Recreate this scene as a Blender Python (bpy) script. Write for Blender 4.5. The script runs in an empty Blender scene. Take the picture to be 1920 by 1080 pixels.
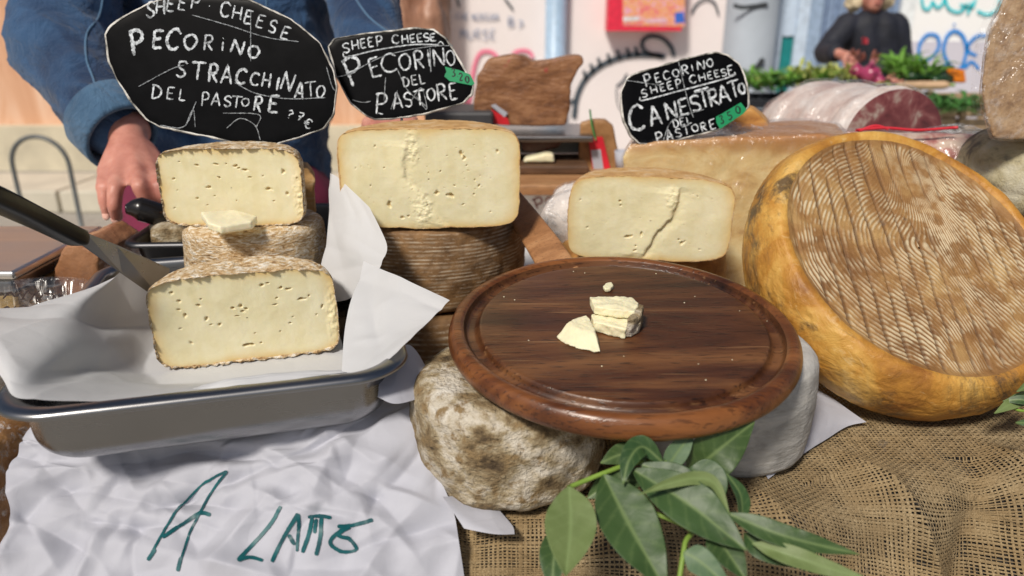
import bpy, bmesh, math, random
import numpy as np
from mathutils import Vector, Matrix
from mathutils.bvhtree import BVHTree

random.seed(7); rng = np.random.default_rng(7)
SC = bpy.context.scene
COL = SC.collection
R_ = math.radians

# ------------------------------------------------------------ camera, sky, sun, exposure
PITCH = R_(20); FPX = 1400.0; CAMZ = 1.40
cam_d = bpy.data.cameras.new('camera'); cam = bpy.data.objects.new('camera', cam_d); COL.objects.link(cam)
cam.location = (0, 0, CAMZ); cam.rotation_euler = (R_(90) - PITCH, 0, 0)
cam_d.sensor_width = 36; cam_d.lens = FPX / 1920 * 36; cam_d.clip_start = 0.02; cam_d.clip_end = 400
cam_d.dof.use_dof = True; cam_d.dof.focus_distance = 0.72; cam_d.dof.aperture_fstop = 4.8
SC.camera = cam

SUN_EL, SUN_AZ = R_(48), R_(209)          # azimuth measured clockwise from +Y
world = bpy.data.worlds.new('World'); SC.world = world; world.use_nodes = True
wn = world.node_tree; wn.nodes.clear()
wo = wn.nodes.new('ShaderNodeOutputWorld'); wb = wn.nodes.new('ShaderNodeBackground'); ws = wn.nodes.new('ShaderNodeTexSky')
ws.sky_type = 'NISHITA'; ws.sun_disc = False; ws.sun_elevation = SUN_EL; ws.sun_rotation = SUN_AZ
ws.air_density = 1.0; ws.dust_density = 2.5; ws.ozone_density = 1.0
wn.links.new(ws.outputs[0], wb.inputs[0]); wb.inputs[1].default_value = 0.06; wn.links.new(wb.outputs[0], wo.inputs[0])
sun_d = bpy.data.lights.new('sun', 'SUN'); sun_d.energy = 3.9; sun_d.angle = R_(9); sun_d.color = (1.0, 0.93, 0.83)
sun = bpy.data.objects.new('sun', sun_d); COL.objects.link(sun); sun.location = (-2, -3, 5)
sdir = Vector((math.sin(SUN_AZ) * math.cos(SUN_EL), math.cos(SUN_AZ) * math.cos(SUN_EL), math.sin(SUN_EL)))
sun.rotation_euler = sdir.to_track_quat('Z', 'Y').to_euler()
SC.view_settings.view_transform = 'Standard'; SC.view_settings.look = 'None'
SC.view_settings.gamma = 1; SC.view_settings.use_curve_mapping = False
SC.view_settings.exposure = -0.12
SC.render.engine = 'CYCLES'
SC.cycles.max_bounces = 8; SC.cycles.transparent_max_bounces = 16
SC.cycles.use_denoising = True

# ------------------------------------------------------------ geometry helpers
CP, SP = math.cos(PITCH), math.sin(PITCH)
CAM = np.array([0, 0, CAMZ])
def ray(px, py):
    a = (px - 960) / FPX; b = (py - 540) / FPX
    return np.array([a, CP - b * SP, -SP - b * CP])
def U(px, py, t): return CAM + t * ray(px, py)
def UZ(px, py, z): d = ray(px, py); return CAM + d * ((z - CAMZ) / d[2])
def UY(px, py, y): d = ray(px, py); return CAM + d * (y / d[1])
def plane_proj(p0, n):
    p0 = np.array(p0, float); n = np.array(n, float)
    def f(px, py):
        d = ray(px, py); return CAM + d * (np.dot(p0 - CAM, n) / np.dot(d, n))
    return f

def _h(i, j, k, s):
    n = (i * 374761393 + j * 668265263 + k * 1274126177 + s * 974711) & 0xFFFFFFFF
    n = ((n ^ (n >> 13)) * 1274126177) & 0xFFFFFFFF
    n = ((n ^ (n >> 15)) * 2246822519) & 0xFFFFFFFF
    return ((n ^ (n >> 16)) & 0xFFFFFF) / float(0xFFFFFF)
def vn(P, scale=1.0, seed=0):
    P = np.asarray(P, float) * scale + 1000.0
    I = np.floor(P).astype(np.int64); f = P - I; f = f * f * (3 - 2 * f)
    i, j, k = I[..., 0], I[..., 1], I[..., 2]; fx, fy, fz = f[..., 0], f[..., 1], f[..., 2]
    def L(a, b, t): return a + (b - a) * t
    r = L(L(L(_h(i, j, k, seed), _h(i+1, j, k, seed), fx), L(_h(i, j+1, k, seed), _h(i+1, j+1, k, seed), fx), fy),
          L(L(_h(i, j, k+1, seed), _h(i+1, j, k+1, seed), fx), L(_h(i, j+1, k+1, seed), _h(i+1, j+1, k+1, seed), fx), fy), fz)
    return r * 2 - 1
def fbm(P, scale=1.0, octv=4, seed=0, gain=0.5):
    s = 0; a = 1; tot = 0
    for o in range(octv):
        s = s + a * vn(P, scale * 2 ** o, seed + o * 17); tot += a; a *= gain
    return s / tot

ROOTM = {}
def props(o, label=None, cat=None, group=None, kind=None):
    if label: o['label'] = label
    if cat: o['category'] = cat
    if group: o['group'] = group
    if kind: o['kind'] = kind
def thing(name, label, cat, loc=(0, 0, 0), rot=None, group=None):
    o = bpy.data.objects.new(name, None); COL.objects.link(o); o.empty_display_size = 0.05
    M = Matrix.Translation(Vector([float(c) for c in loc]))
    if rot is not None: M = M @ rot.to_4x4()
    o.matrix_world = M; ROOTM[o.name] = np.array(M)
    props(o, label, cat, group); return o
def new_mesh(name, V, F, mat=None, smooth=True, attrs=None, mats=None, midx=None):
    V = np.ascontiguousarray(V, dtype=np.float32).reshape(-1, 3)
    me = bpy.data.meshes.new(name)
    if isinstance(F, np.ndarray):
        k = F.shape[1]; n = len(F)
        me.vertices.add(len(V)); me.vertices.foreach_set('co', V.ravel())
        me.loops.add(n * k); me.loops.foreach_set('vertex_index', np.ascontiguousarray(F, dtype=np.int32).ravel())
        me.polygons.add(n); me.polygons.foreach_set('loop_start', np.arange(0, n * k, k, dtype=np.int32))
        me.update(calc_edges=True)
    else:
        me.from_pydata([tuple(map(float, v)) for v in V], [], [tuple(int(q) for q in f) for f in F]); me.update()
    me.polygons.foreach_set('use_smooth', np.full(len(me.polygons), smooth))
    if attrs:
        for an, av in attrs.items():
            at = me.attributes.new(an, 'FLOAT', 'POINT'); at.data.foreach_set('value', np.asarray(av, dtype=np.float32).ravel())
    if mat: me.materials.append(mat)
    me.update(); return me
def local(root, V):
    M = np.linalg.inv(ROOTM[root.name]); V = np.asarray(V, float).reshape(-1, 3)
    return V @ M[:3, :3].T + M[:3, 3]
def part(name, V, F, mat, root, smooth=True, attrs=None, world=True, label=None):
    """a mesh child; V in world coordinates unless world=False (then in the root's own)."""
    V = np.asarray(V, float).reshape(-1, 3)
    if world: V = local(root, V)
    o = bpy.data.objects.new(name, new_mesh(name, V, F, mat, smooth, attrs)); COL.objects.link(o); o.parent = root
    ROOTM[o.name] = ROOTM[root.name]
    if label: o['label'] = label
    return o
def solo(name, V, F, mat, label=None, cat=None, group=None, kind=None, smooth=True, attrs=None, base=None):
    V = np.asarray(V, float).reshape(-1, 3)
    if base is None:
        base = np.array([(V[:, 0].min() + V[:, 0].max()) / 2, (V[:, 1].min() + V[:, 1].max()) / 2, V[:, 2].min()])
    base = np.array(base, float)
    o = bpy.data.objects.new(name, new_mesh(name, V - base, F, mat, smooth, attrs)); COL.objects.link(o)
    o.location = base; ROOTM[o.name] = np.array(Matrix.Translation(Vector(base)))
    props(o, label, cat, group, kind); return o
def gridF(n, m, cu=False, cv=False):
    a = np.arange(n * m).reshape(n, m)
    if cu: a = np.vstack([a, a[:1]])
    if cv: a = np.hstack([a, a[:, :1]])
    return np.stack([a[:-1, :-1], a[1:, :-1], a[1:, 1:], a[:-1, 1:]], -1).reshape(-1, 4)
def gnorm(P, cu=False, cv=False):
    def d(A, ax, c):
        return (np.roll(A, -1, ax) - np.roll(A, 1, ax)) if c else np.gradient(A, axis=ax)
    n = np.cross(d(P, 0, cu), d(P, 1, cv)); l = np.linalg.norm(n, axis=-1, keepdims=True); return n / np.maximum(l, 1e-12)
def join(parts):
    Vs, Fs, o = [], [], 0
    for V, F in parts:
        V = np.asarray(V, float).reshape(-1, 3); Vs.append(V)
        if isinstance(F, np.ndarray): F = F.tolist()
        Fs += [[q + o for q in f] for f in F]; o += len(V)
    if Fs and all(len(f) == 4 for f in Fs): Fs = np.array(Fs)
    return np.vstack(Vs), Fs
def box(c0, c1):
    x0, y0, z0 = c0; x1, y1, z1 = c1
    V = [(x0,y0,z0),(x1,y0,z0),(x1,y1,z0),(x0,y1,z0),(x0,y0,z1),(x1,y0,z1),(x1,y1,z1),(x0,y1,z1)]
    return np.array(V, float), np.array([(0,3,2,1),(4,5,6,7),(0,1,5,4),(1,2,6,5),(2,3,7,6),(3,0,4,7)])
def bevel(o, w, seg=2):
    m = o.modifiers.new('bevel', 'BEVEL'); m.width = w; m.segments = seg; m.limit_method = 'ANGLE'; return o
def catmull(pts, n):
    pts = np.asarray(pts, float); k = len(pts)
    if k == 2: return pts[0] + (pts[1] - pts[0]) * np.linspace(0, 1, n).reshape((-1,) + (1,) * (pts.ndim - 1))
    ext = np.concatenate([2 * pts[:1] - pts[1:2], pts, 2 * pts[-1:] - pts[-2:-1]])
    u = np.linspace(0, k - 1 - 1e-9, n); i = u.astype(int); f = (u - i).reshape((-1,) + (1,) * (pts.ndim - 1))
    p0, p1, p2, p3 = ext[i], ext[i+1], ext[i+2], ext[i+3]
    return 0.5 * (2 * p1 + (p2 - p0) * f + (2 * p0 - 5 * p1 + 4 * p2 - p3) * f ** 2 + (3 * p1 - p0 - 3 * p2 + p3) * f ** 3)
def sheet(ctrl, n, m):
    """a smooth surface through a grid of points."""
    A = catmull(np.array(ctrl, float), n)
    return np.swapaxes(catmull(np.swapaxes(A, 0, 1), m), 0, 1)
def tube(path, rad, seg=10, n=None, caps=True, flat=1.0):
    P = np.asarray(path, float)
    if n: P = catmull(P, n)
    k = len(P); r = np.interp(np.linspace(0, 1, k), np.linspace(0, 1, len(np.atleast_1d(rad))), np.atleast_1d(rad)) if np.ndim(rad) else np.full(k, rad)
    T = np.gradient(P, axis=0); T /= np.linalg.norm(T, axis=1, keepdims=True)
    ref = np.array([0.13, 0.21, 0.97]) if abs(T[0][2]) < 0.9 else np.array([0.9, 0.3, 0.1])
    A = np.cross(T, ref); A /= np.linalg.norm(A, axis=1, keepdims=True); B = np.cross(T, A)
    th = np.linspace(0, 2 * np.pi, seg, endpoint=False)
    V = P[:, None] + r[:, None, None] * (np.cos(th)[None, :, None] * A[:, None] + flat * np.sin(th)[None, :, None] * B[:, None])
    V = V.reshape(-1, 3); F = gridF(k, seg, cv=True).tolist()
    if caps:
        F.append(list(range(seg))[::-1]); F.append(list(range((k - 1) * seg, k * seg)))
    return V, F
def revolve(prof, n=96, c=(0, 0, 0)):
    prof = np.asarray(prof, float); th = np.linspace(0, 2 * np.pi, n, endpoint=False)
    P = np.stack([prof[:, None, 0] * np.cos(th), prof[:, None, 0] * np.sin(th), np.repeat(prof[:, 1:2], n, 1)], -1) + np.array(c)
    return P
def resample(poly, n, closed=False):
    poly = np.asarray(poly, float)
    if closed: poly = np.vstack([poly, poly[:1]])
    d = np.r_[0, np.cumsum(np.linalg.norm(np.diff(poly, axis=0), axis=1))]
    u = np.linspace(0, d[-1], n, endpoint=not closed)
    return np.stack([np.interp(u, d, poly[:, i]) for i in range(poly.shape[1])], -1)
def smooth_poly(poly, n):
    p = np.asarray(poly, float); k = len(p); q = np.vstack([p[-2:], p, p[:3]])
    c = catmull(q, (len(q) - 1) * 12 + 1)
    c = c[24: 24 + k * 12]; return resample(c, n, True)
def ribbon(px, w, proj, jit=0.0, n=None, seed=0, taper=0.15):
    """a flat stroke laid on a surface: px = points, w = width, proj maps them to the surface."""
    p = np.asarray(px, float)
    L = np.sum(np.linalg.norm(np.diff(p, axis=0), axis=1)); n = n or max(4, int(L / 2.5))
    p = resample(catmull(p, max(len(p) * 6, 8)) if len(p) > 2 else p, n)
    T = np.gradient(p, axis=0); T /= np.maximum(np.linalg.norm(T, axis=1, keepdims=True), 1e-6)
    N = np.stack([-T[:, 1], T[:, 0]], -1)
    rr = np.random.default_rng(seed + int(abs(p[0, 0] * 13 + p[0, 1] * 7)))
    e = np.minimum(np.linspace(0, 1, n), np.linspace(1, 0, n)) * n / 2.0
    ww = w / 2 * np.clip(0.55 + e, 0, 1) * (1 + jit * rr.normal(size=n)); ww2 = w / 2 * np.clip(0.55 + e, 0, 1) * (1 + jit * rr.normal(size=n))
    A = p + N * ww[:, None]; B = p - N * ww2[:, None]
    V = np.array([proj(*q) for q in A] + [proj(*q) for q in B])
    F = np.array([(i, i + 1, n + i + 1, n + i) for i in range(n - 1)])
    return V, F
def remesh(parts, voxel, smooth=4, amp=0.0, scale=30, octv=4, seed=0, dispfn=None):
    """union of closed pieces as ONE continuous surface, relaxed, then roughened."""
    V, F = join(parts)
    me = bpy.data.meshes.new('t'); me.from_pydata([tuple(v) for v in V], [], [tuple(f) for f in (F.tolist() if isinstance(F, np.ndarray) else F)]); me.update()
    bm = bmesh.new(); bm.from_mesh(me); bmesh.ops.recalc_face_normals(bm, faces=bm.faces); bm.to_mesh(me); bm.free()
    o = bpy.data.objects.new('t', me); COL.objects.link(o)
    m = o.modifiers.new('r', 'REMESH'); m.mode = 'VOXEL'; m.voxel_size = voxel
    if smooth: s = o.modifiers.new('s', 'SMOOTH'); s.factor = 0.5; s.iterations = smooth
    dg = bpy.context.evaluated_depsgraph_get(); ev = o.evaluated_get(dg); em = ev.to_mesh()
    n = len(em.vertices); co = np.empty(n * 3, np.float32); em.vertices.foreach_get('co', co); co = co.reshape(-1, 3).astype(float)
    no = np.empty(n * 3, np.float32); em.vertices.foreach_get('normal', no); no = no.reshape(-1, 3).astype(float)
    fc = np.empty(len(em.loops), np.int32); em.loops.foreach_get('vertex_index', fc)
    tot = np.empty(len(em.polygons), np.int32); em.polygons.foreach_get('loop_total', tot)
    if (tot == 4).all(): F = fc.reshape(-1, 4)
    else:
        F = [list(p.vertices) for p in em.polygons]
    ev.to_mesh_clear(); bpy.data.objects.remove(o); bpy.data.meshes.remove(me)
    if amp: co = co + no * (amp * fbm(co, scale, octv, seed))[:, None]
    if dispfn is not None: co = co + no * dispfn(co)[:, None]
    return co, F
def capsule(p0, r0, p1, r1, seg=14):
    p0 = np.array(p0, float); p1 = np.array(p1, float); d = p1 - p0; L = np.linalg.norm(d); d = d / max(L, 1e-9)
    path, rad = [], []
    for a in np.linspace(-90, 0, 5): path.append(p0 + d * r0 * math.sin(R_(a))); rad.append(max(r0 * math.cos(R_(a)), r0 * 0.06))
    for a in np.linspace(0, 90, 5): path.append(p1 + d * r1 * math.sin(R_(a))); rad.append(max(r1 * math.cos(R_(a)), r1 * 0.06))
    P = np.array(path); T = d
    ref = np.array([0, 0, 1.0]) if abs(d[2]) < 0.9 else np.array([1.0, 0, 0])
    A = np.cross(T, ref); A /= np.linalg.norm(A); B = np.cross(T, A)
    th = np.linspace(0, 2 * np.pi, seg, endpoint=False)
    V = P[:, None] + np.array(rad)[:, None, None] * (np.cos(th)[None, :, None] * A + np.sin(th)[None, :, None] * B)
    F = gridF(len(P), seg, cv=True).tolist(); F.append(list(range(seg))[::-1]); F.append(list(range((len(P) - 1) * seg, len(P) * seg)))
    return V.reshape(-1, 3), F
def chain(pts, rads): return [capsule(pts[i], rads[i], pts[i + 1], rads[i + 1]) for i in range(len(pts) - 1)]
def ellipsoid(c, r, n=16, rot=None):
    th = np.linspace(0.001, np.pi - 0.001, n); P = revolve(np.stack([np.sin(th), -np.cos(th)], -1), 20).reshape(-1, 3) * np.array(r)
    if rot is not None: P = P @ np.array(rot).T
    F = gridF(n, 20, cv=True).tolist(); F.append(list(range(20))[::-1]); F.append(list(range((n - 1) * 20, n * 20)))
    return P + np.array(c), F
def prism(poly3, ext):
    """poly3: n x 3 outline; ext: extrusion vector."""
    A = np.asarray(poly3, float); n = len(A); V = np.vstack([A, A + np.array(ext)])
    F = [list(range(n))[::-1], list(range(n, 2 * n))] + [[i, (i + 1) % n, n + (i + 1) % n, n + i] for i in range(n)]
    return V, F

def crease(A, Bc, n, seed, amp=.35, rmin=.015, rmax=.06):
    """sharp straight paper creases: kinks along random lines, each fading away from its own spot."""
    r = np.random.default_rng(seed); H = np.zeros(A.shape)
    a0, a1, b0, b1 = A.min(), A.max(), Bc.min(), Bc.max()
    for k in range(n):
        ca, cb = r.uniform(a0, a1), r.uniform(b0, b1); t = r.uniform(0, np.pi); R = r.uniform(rmin, rmax) ; s = amp * r.uniform(.3, 1) * r.choice([-1, 1])
        da, db = A - ca, Bc - cb; d = da * math.cos(t) + db * math.sin(t); l = -da * math.sin(t) + db * math.cos(t)
        win = np.exp(-(d / (R * .55)) ** 2 - (l / R) ** 2)
        H += s * (np.sqrt(d * d + .0007 ** 2) - R * .3) * win
    return H

# ------------------------------------------------------------ materials
class NT:
    def __init__(s, name):
        s.m = bpy.data.materials.new(name); s.m.use_nodes = True; s.t = s.m.node_tree; s.t.nodes.clear()
        s.out = s.t.nodes.new('ShaderNodeOutputMaterial'); s.b = s.t.nodes.new('ShaderNodeBsdfPrincipled'); s.l(s.b.outputs[0], s.out.inputs[0])
        s.co = None
    def n(s, ty, **kw):
        x = s.t.nodes.new(ty)
        for k, v in kw.items(): setattr(x, k, v)
        return x
    def l(s, a, b): s.t.links.new(a, b)
    def put(s, sock, v):
        if isinstance(v, bpy.types.NodeSocket): s.l(v, sock)
        else: sock.default_value = v
    def coord(s, scale=(1, 1, 1), rot=(0, 0, 0), loc=(0, 0, 0), src=None):
        tc = s.n('ShaderNodeTexCoord'); mp = s.n('ShaderNodeMapping'); s.l(src or tc.outputs['Object'], mp.inputs[0])
        mp.inputs['Scale'].default_value = scale; mp.inputs['Rotation'].default_value = rot; mp.inputs['Location'].default_value = loc
        return mp.outputs[0]
    def noise(s, scale, detail=5, rough=0.55, dist=0, vec=None, out=0):
        x = s.n('ShaderNodeTexNoise'); x.inputs['Scale'].default_value = scale; x.inputs['Detail'].default_value = detail
        x.inputs['Roughness'].default_value = rough; x.inputs['Distortion'].default_value = dist
        s.l(vec if vec is not None else s.coord(), x.inputs['Vector']); return x.outputs[out]
    def vor(s, scale, vec=None, feature='F1', rnd=1.0):
        x = s.n('ShaderNodeTexVoronoi'); x.feature = feature; x.inputs['Scale'].default_value = scale; x.inputs['Randomness'].default_value = rnd
        s.l(vec if vec is not None else s.coord(), x.inputs['Vector']); return x.outputs['Distance']
    def wave(s, scale, dist=2, detail=3, dscale=1, vec=None, dirn='X', kind='BANDS'):
        x = s.n('ShaderNodeTexWave'); x.wave_type = kind
        if kind == 'BANDS': x.bands_direction = dirn
        x.inputs['Scale'].default_value = scale; x.inputs['Distortion'].default_value = dist; x.inputs['Detail'].default_value = detail
        x.inputs['Detail Scale'].default_value = dscale
        s.l(vec if vec is not None else s.coord(), x.inputs['Vector']); return x.outputs['Fac']
    def attr(s, name): x = s.n('ShaderNodeAttribute'); x.attribute_name = name; return x.outputs['Fac']
    def ramp(s, fac, stops, interp='LINEAR'):
        x = s.n('ShaderNodeValToRGB'); x.color_ramp.interpolation = interp; s.put(x.inputs[0], fac); e = x.color_ramp.elements
        while len(e) > len(stops): e.remove(e[-1])
        while len(e) < len(stops): e.new(0.5)
        for q, (p, c) in zip(e, stops):
            q.position = p
            if not hasattr(c, '__len__'): c = (c, c, c)
            q.color = (*c[:3], 1)
        return x.outputs[0]
    def mix(s, fac, a, b, mode='MIX'):
        x = s.n('ShaderNodeMix'); x.data_type = 'RGBA'; x.blend_type = mode; s.put(x.inputs[0], fac)
        for sock, v in ((x.inputs[6], a), (x.inputs[7], b)):
            if isinstance(v, (tuple, list)): v = (*v[:3], 1)
            s.put(sock, v)
        return x.outputs[2]
    def math(s, op, a, b=0.0, clamp=False):
        x = s.n('ShaderNodeMath'); x.operation = op; x.use_clamp = clamp; s.put(x.inputs[0], a); s.put(x.inputs[1], b); return x.outputs[0]
    def bump(s, h, strength=0.5, dist=0.002, prev=None):
        x = s.n('ShaderNodeBump'); s.put(x.inputs['Height'], h); x.inputs['Strength'].default_value = strength; x.inputs['Distance'].default_value = dist
        if prev is not None: s.l(prev, x.inputs['Normal'])
        return x.outputs[0]
    def set(s, color=None, rough=None, normal=None, metal=None, sss=None, sssr=(0.01, 0.006, 0.003), sssc=1.0, coat=None, spec=None, sheen=None, trans=None, alpha=None):
        i = s.b.inputs
        if color is not None:
            if isinstance(color, tuple): color = (*color[:3], 1)
            s.put(i['Base Color'], color)
        if rough is not None: s.put(i['Roughness'], rough)
        if normal is not None: s.l(normal, i['Normal'])
        if metal is not None: i['Metallic'].default_value = metal
        if sss is not None:
            i['Subsurface Weight'].default_value = sss; i['Subsurface Radius'].default_value = sssr; i['Subsurface Scale'].default_value = sssc
        if coat is not None: i['Coat Weight'].default_value = coat; i['Coat Roughness'].default_value = 0.25
        if spec is not None: i['Specular IOR Level'].default_value = spec
        if sheen is not None: i['Sheen Weight'].default_value = sheen
        if trans is not None: i['Transmission Weight'].default_value = trans
        if alpha is not None: s.put(i['Alpha'], alpha)
        return s.m
def simple(name, col, rough=0.6, var=0.15, scale=20, bump=0.0, bscale=200, bdist=0.001, **kw):
    m = NT(name); n = m.noise(scale, 5)
    dark = tuple(c * (1 - var) for c in col); lite = tuple(min(1, c * (1 + var)) for c in col)
    c = m.ramp(n, [(0.3, dark), (0.7, lite)])
    nm = m.bump(m.noise(bscale, 4), bump, bdist) if bump else None
    return m.set(c, rough, nm, **kw)
def multi(name, stops, scale, rough=0.7, bumps=((200, 0.4, 0.001),), stretch=(1, 1, 1), dist=0.3, detail=6, spots=None, **kw):
    m = NT(name); v = m.coord(stretch)
    c = m.ramp(m.noise(scale, detail, 0.62, dist, v), stops)
    for sp in (spots or []):
        sc, lo, hi, col = sp
        c = m.mix(m.ramp(m.noise(sc, 5, 0.6, 0.2, m.coord(loc=(sc, 3, 1))), [(lo, 0), (hi, 1)]), c, col)
    nm = None
    for (bs, st, bd) in bumps: nm = m.bump(m.noise(bs, 4, 0.6, 0, v), st, bd, nm)
    return m.set(c, rough, nm, **kw)
def film_mat(name, fac=0.16, wr=40, white=0.10, tint=(1, 1, 1)):
    m = NT(name); m.t.nodes.remove(m.b)
    nm = m.bump(m.ramp(m.noise(wr, 4, 0.6, 1.6, m.coord((1, 0.6, 0.28), (0, R_(28), 0))), [(0.3, 0), (0.5, 1), (0.7, 0)]), 0.7, 0.006)
    tr = m.n('ShaderNodeBsdfTransparent'); gl = m.n('ShaderNodeBsdfGlossy'); gl.inputs['Roughness'].default_value = 0.24
    gl.inputs['Color'].default_value = (1, 1, 1, 1); m.l(nm, gl.inputs['Normal'])
    df = m.n('ShaderNodeBsdfTranslucent'); df.inputs['Color'].default_value = (0.9, 0.92, 0.95, 1)
    d2 = m.n('ShaderNodeBsdfDiffuse'); d2.inputs['Color'].default_value = (0.85, 0.87, 0.9, 1); m.l(nm, d2.inputs['Normal'])
    fr = m.n('ShaderNodeLayerWeight'); fr.inputs['Blend'].default_value = .35
    x0 = m.n('ShaderNodeMixShader')
    wm = m.ramp(m.noise(wr * 1.7, 5, 0.6, 1.2), [(0.52, 0.0), (0.74, white * 5)])
    m.l(wm, x0.inputs[0]); m.l(tr.outputs[0], x0.inputs[1]); m.l(d2.outputs[0], x0.inputs[2])
    x = m.n('ShaderNodeMixShader')
    f = m.math('ADD', m.math('MULTIPLY', m.math('POWER', fr.outputs['Facing'], 3.0), 0.45), .03 + fac * 0.10, True); m.l(f, x.inputs[0])
    m.l(x0.outputs[0], x.inputs[1]); m.l(gl.outputs[0], x.inputs[2]); m.l(x.outputs[0], m.out.inputs[0])
    return m.m
# ------------------------------------------------------------ material library
M = {}
def paste_mat():
    m = NT('cheese_paste'); e = m.attr('edge'); h = m.attr('hole'); cr = m.attr('crumb')
    base = m.ramp(m.noise(24, 6, 0.65, 0.4), [(0.3, (.70, .62, .36)), (0.5, (.76, .69, .44)), (0.7, (.82, .76, .53))])
    streak = m.noise(90, 3, 0.5, 0, m.coord((1, 1, 0.08)))
    base = m.mix(m.ramp(streak, [(0.45, 0), (0.75, 0.35)]), base, (.83, .78, .56))
    c = m.mix(m.ramp(e, [(0.0, 1), (0.25, 0.6), (.6, .22), (1.0, 0)]), base, (.70, .50, .21))
    c = m.mix(m.math('MULTIPLY', cr, 0.6, True), c, (.86, .78, .50))
    c = m.mix(m.math('MULTIPLY', h, 0.6, True), c, (.55, .38, .15))
    nm = m.bump(m.noise(260, 4, 0.6), 0.28, 0.0010); nm = m.bump(m.noise(60, 3), 0.15, 0.002, nm)
    return m.set(c, 0.5, nm, sss=0.18, sssr=(0.012, 0.008, 0.004), sssc=1.0, spec=0.35)
M['paste'] = paste_mat()
M['rind_pale'] = multi('pale_floury_rind', [(0.32, (.24, .13, .055)), (0.44, (.50, .33, .16)), (0.52, (.62, .48, .30)), (0.62, (.78, .72, .62))], 80,
                       0.85, ((260, 0.9, 0.002), (80, 0.9, 0.005)), (1, 1, 3.6), 1.5)
M['rind_tan'] = multi('tan_rind', [(0.25, (.36, .18, .06)), (0.5, (.55, .33, .13)), (0.75, (.66, .52, .34))], 35, 0.75, ((240, 0.6, 0.0015),), (1, 1, 3), 1.0)
def ridged_mat(name, lo, mid, hi, sc=1.0, rough=0.7, spots=None):
    m = NT(name); r = m.attr('ridge'); n = m.noise(28 * sc, 6, 0.65, 0.8)
    c = m.ramp(n, [(0.3, lo), (0.6, mid)])
    k = m.math('MULTIPLY', m.ramp(r, [(0.35, 0), (0.9, 1)]), m.ramp(m.noise(40, 6, 0.7, 0.5, m.coord((1, 1, 2), loc=(4, 2, 9))), [(0.42, 0.0), (0.6, 1)]))
    c = m.mix(k, c, hi)
    for sp in (spots or []):
        s_, a_, b_, col = sp
        c = m.mix(m.ramp(m.noise(s_, 6, 0.65, 0.6, m.coord(loc=(s_, 7, 1))), [(a_, 0), (b_, 1)]), c, col)
    nm = m.bump(m.noise(300, 4, 0.65), 0.5, 0.001); nm = m.bump(m.noise(90, 4), 0.35, 0.002, nm)
    return m.set(c, rough, nm, spec=0.3)
M['rind_brown'] = ridged_mat('brown_ridged_rind', (.10, .050, .020), (.26, .145, .062), (.52, .43, .32), spots=[(9, .62, .75, (.30, .15, .045))])
M['rind_mould'] = multi('mouldy_grey_brown_rind', [(0.33, (.06, .038, .018)), (0.42, (.20, .14, .07)), (0.49, (.36, .29, .18)), (0.56, (.54, .48, .38)), (0.68, (.68, .64, .56))], 30,
                        0.88, ((260, 1.0, 0.003), (90, .8, 0.005)), (1, 1, 1.3), .35, 12, spots=[(70, .52, .64, (.25, .17, .08)), (8, .48, .68, (.17, .115, .05))])
M['rind_grey'] = multi('grey_bloomy_rind', [(0.3, (.26, .25, .23)), (0.5, (.42, .41, .39)), (0.7, (.55, .53, .49))], 26, 0.85, ((260, 0.5, 0.0012), (70, 0.4, 0.003)), (1, 1, 2.5), 0.6, 7,
                       spots=[(6, .60, .75, (.48, .26, .08))])
M['rind_orange'] = multi('orange_rind', [(0.3, (.30, .12, .03)), (0.5, (.52, .26, .07)), (0.7, (.62, .40, .16))], 20, 0.6, ((200, 0.4, 0.001),), (1, 1, 2), 0.7)
def wood(name, dark, mid, lite, scale=(2.2, 26, 26), rot=(0, 0, 0), rough=0.42, pores=0.5, coat=0.0, axis_dist=1.6, scr=False):
    m = NT(name); v = m.coord(scale, rot)
    n = m.noise(1.0, 7, 0.62, axis_dist, v); n2 = m.noise(0.35, 3, 0.5, 1.0, v)
    c = m.ramp(m.math('ADD', m.math('MULTIPLY', n, 0.55), m.math('MULTIPLY', n2, 0.45)), [(0.34, dark), (0.47, mid), (0.60, lite), (0.72, mid)])
    v2 = m.coord((scale[0] * 22, scale[1] * 30, scale[2] * 30), rot)
    p = m.ramp(m.noise(1.0, 2, 0.5, 0, v2), [(0.56, 0), (0.66, 1)])
    c = m.mix(m.math('MULTIPLY', p, pores), c, tuple(q * 0.35 for q in dark))
    if scr:
        for a_ in (50, -25):
            sv_ = m.ramp(m.noise(1.0, 3, .5, .3, m.coord((5, 150, 150), (0, 0, R_(a_)))), [(.665, 0), (.70, .45)]); c = m.mix(sv_, c, (.30, .16, .07))
    nm = m.bump(p, 0.25, 0.0006); nm = m.bump(n, 0.25, 0.001, nm)
    rg = m.ramp(m.noise(12, 4), [(0.3, rough - 0.08), (0.7, rough + 0.14)])
    return m.set(c, rg, nm, coat=coat)
M['board_top'] = wood('walnut_board_face', (.012, .004, .002), (.075, .025, .009), (.20, .085, .030), (2.2, 15, 15), (0, 0, R_(-9)), 0.36, 0.6, scr=True)
M['board_rim'] = wood('walnut_board_rim', (.022, .006, .003), (.12, .038, .011), (.28, .105, .030), (2.4, 15, 15), (0, 0, R_(-9)), 0.32, 0.5)
M['wood_light'] = wood('oiled_wood', (.20, .085, .03), (.34, .16, .065), (.45, .24, .11), (3, 22, 22), (0, 0, 0), 0.5, 0.4)
M['wood_dark'] = wood('dark_plank', (.06, .03, .015), (.12, .06, .03), (.18, .10, .05), (3, 22, 22), (0, 0, 0), 0.5, 0.4)
M['wood_crate'] = wood('crate_wood', (.30, .20, .11), (.42, .30, .18), (.5, .38, .25), (3, 22, 22), (0, 0, 0), 0.7, 0.2)
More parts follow.
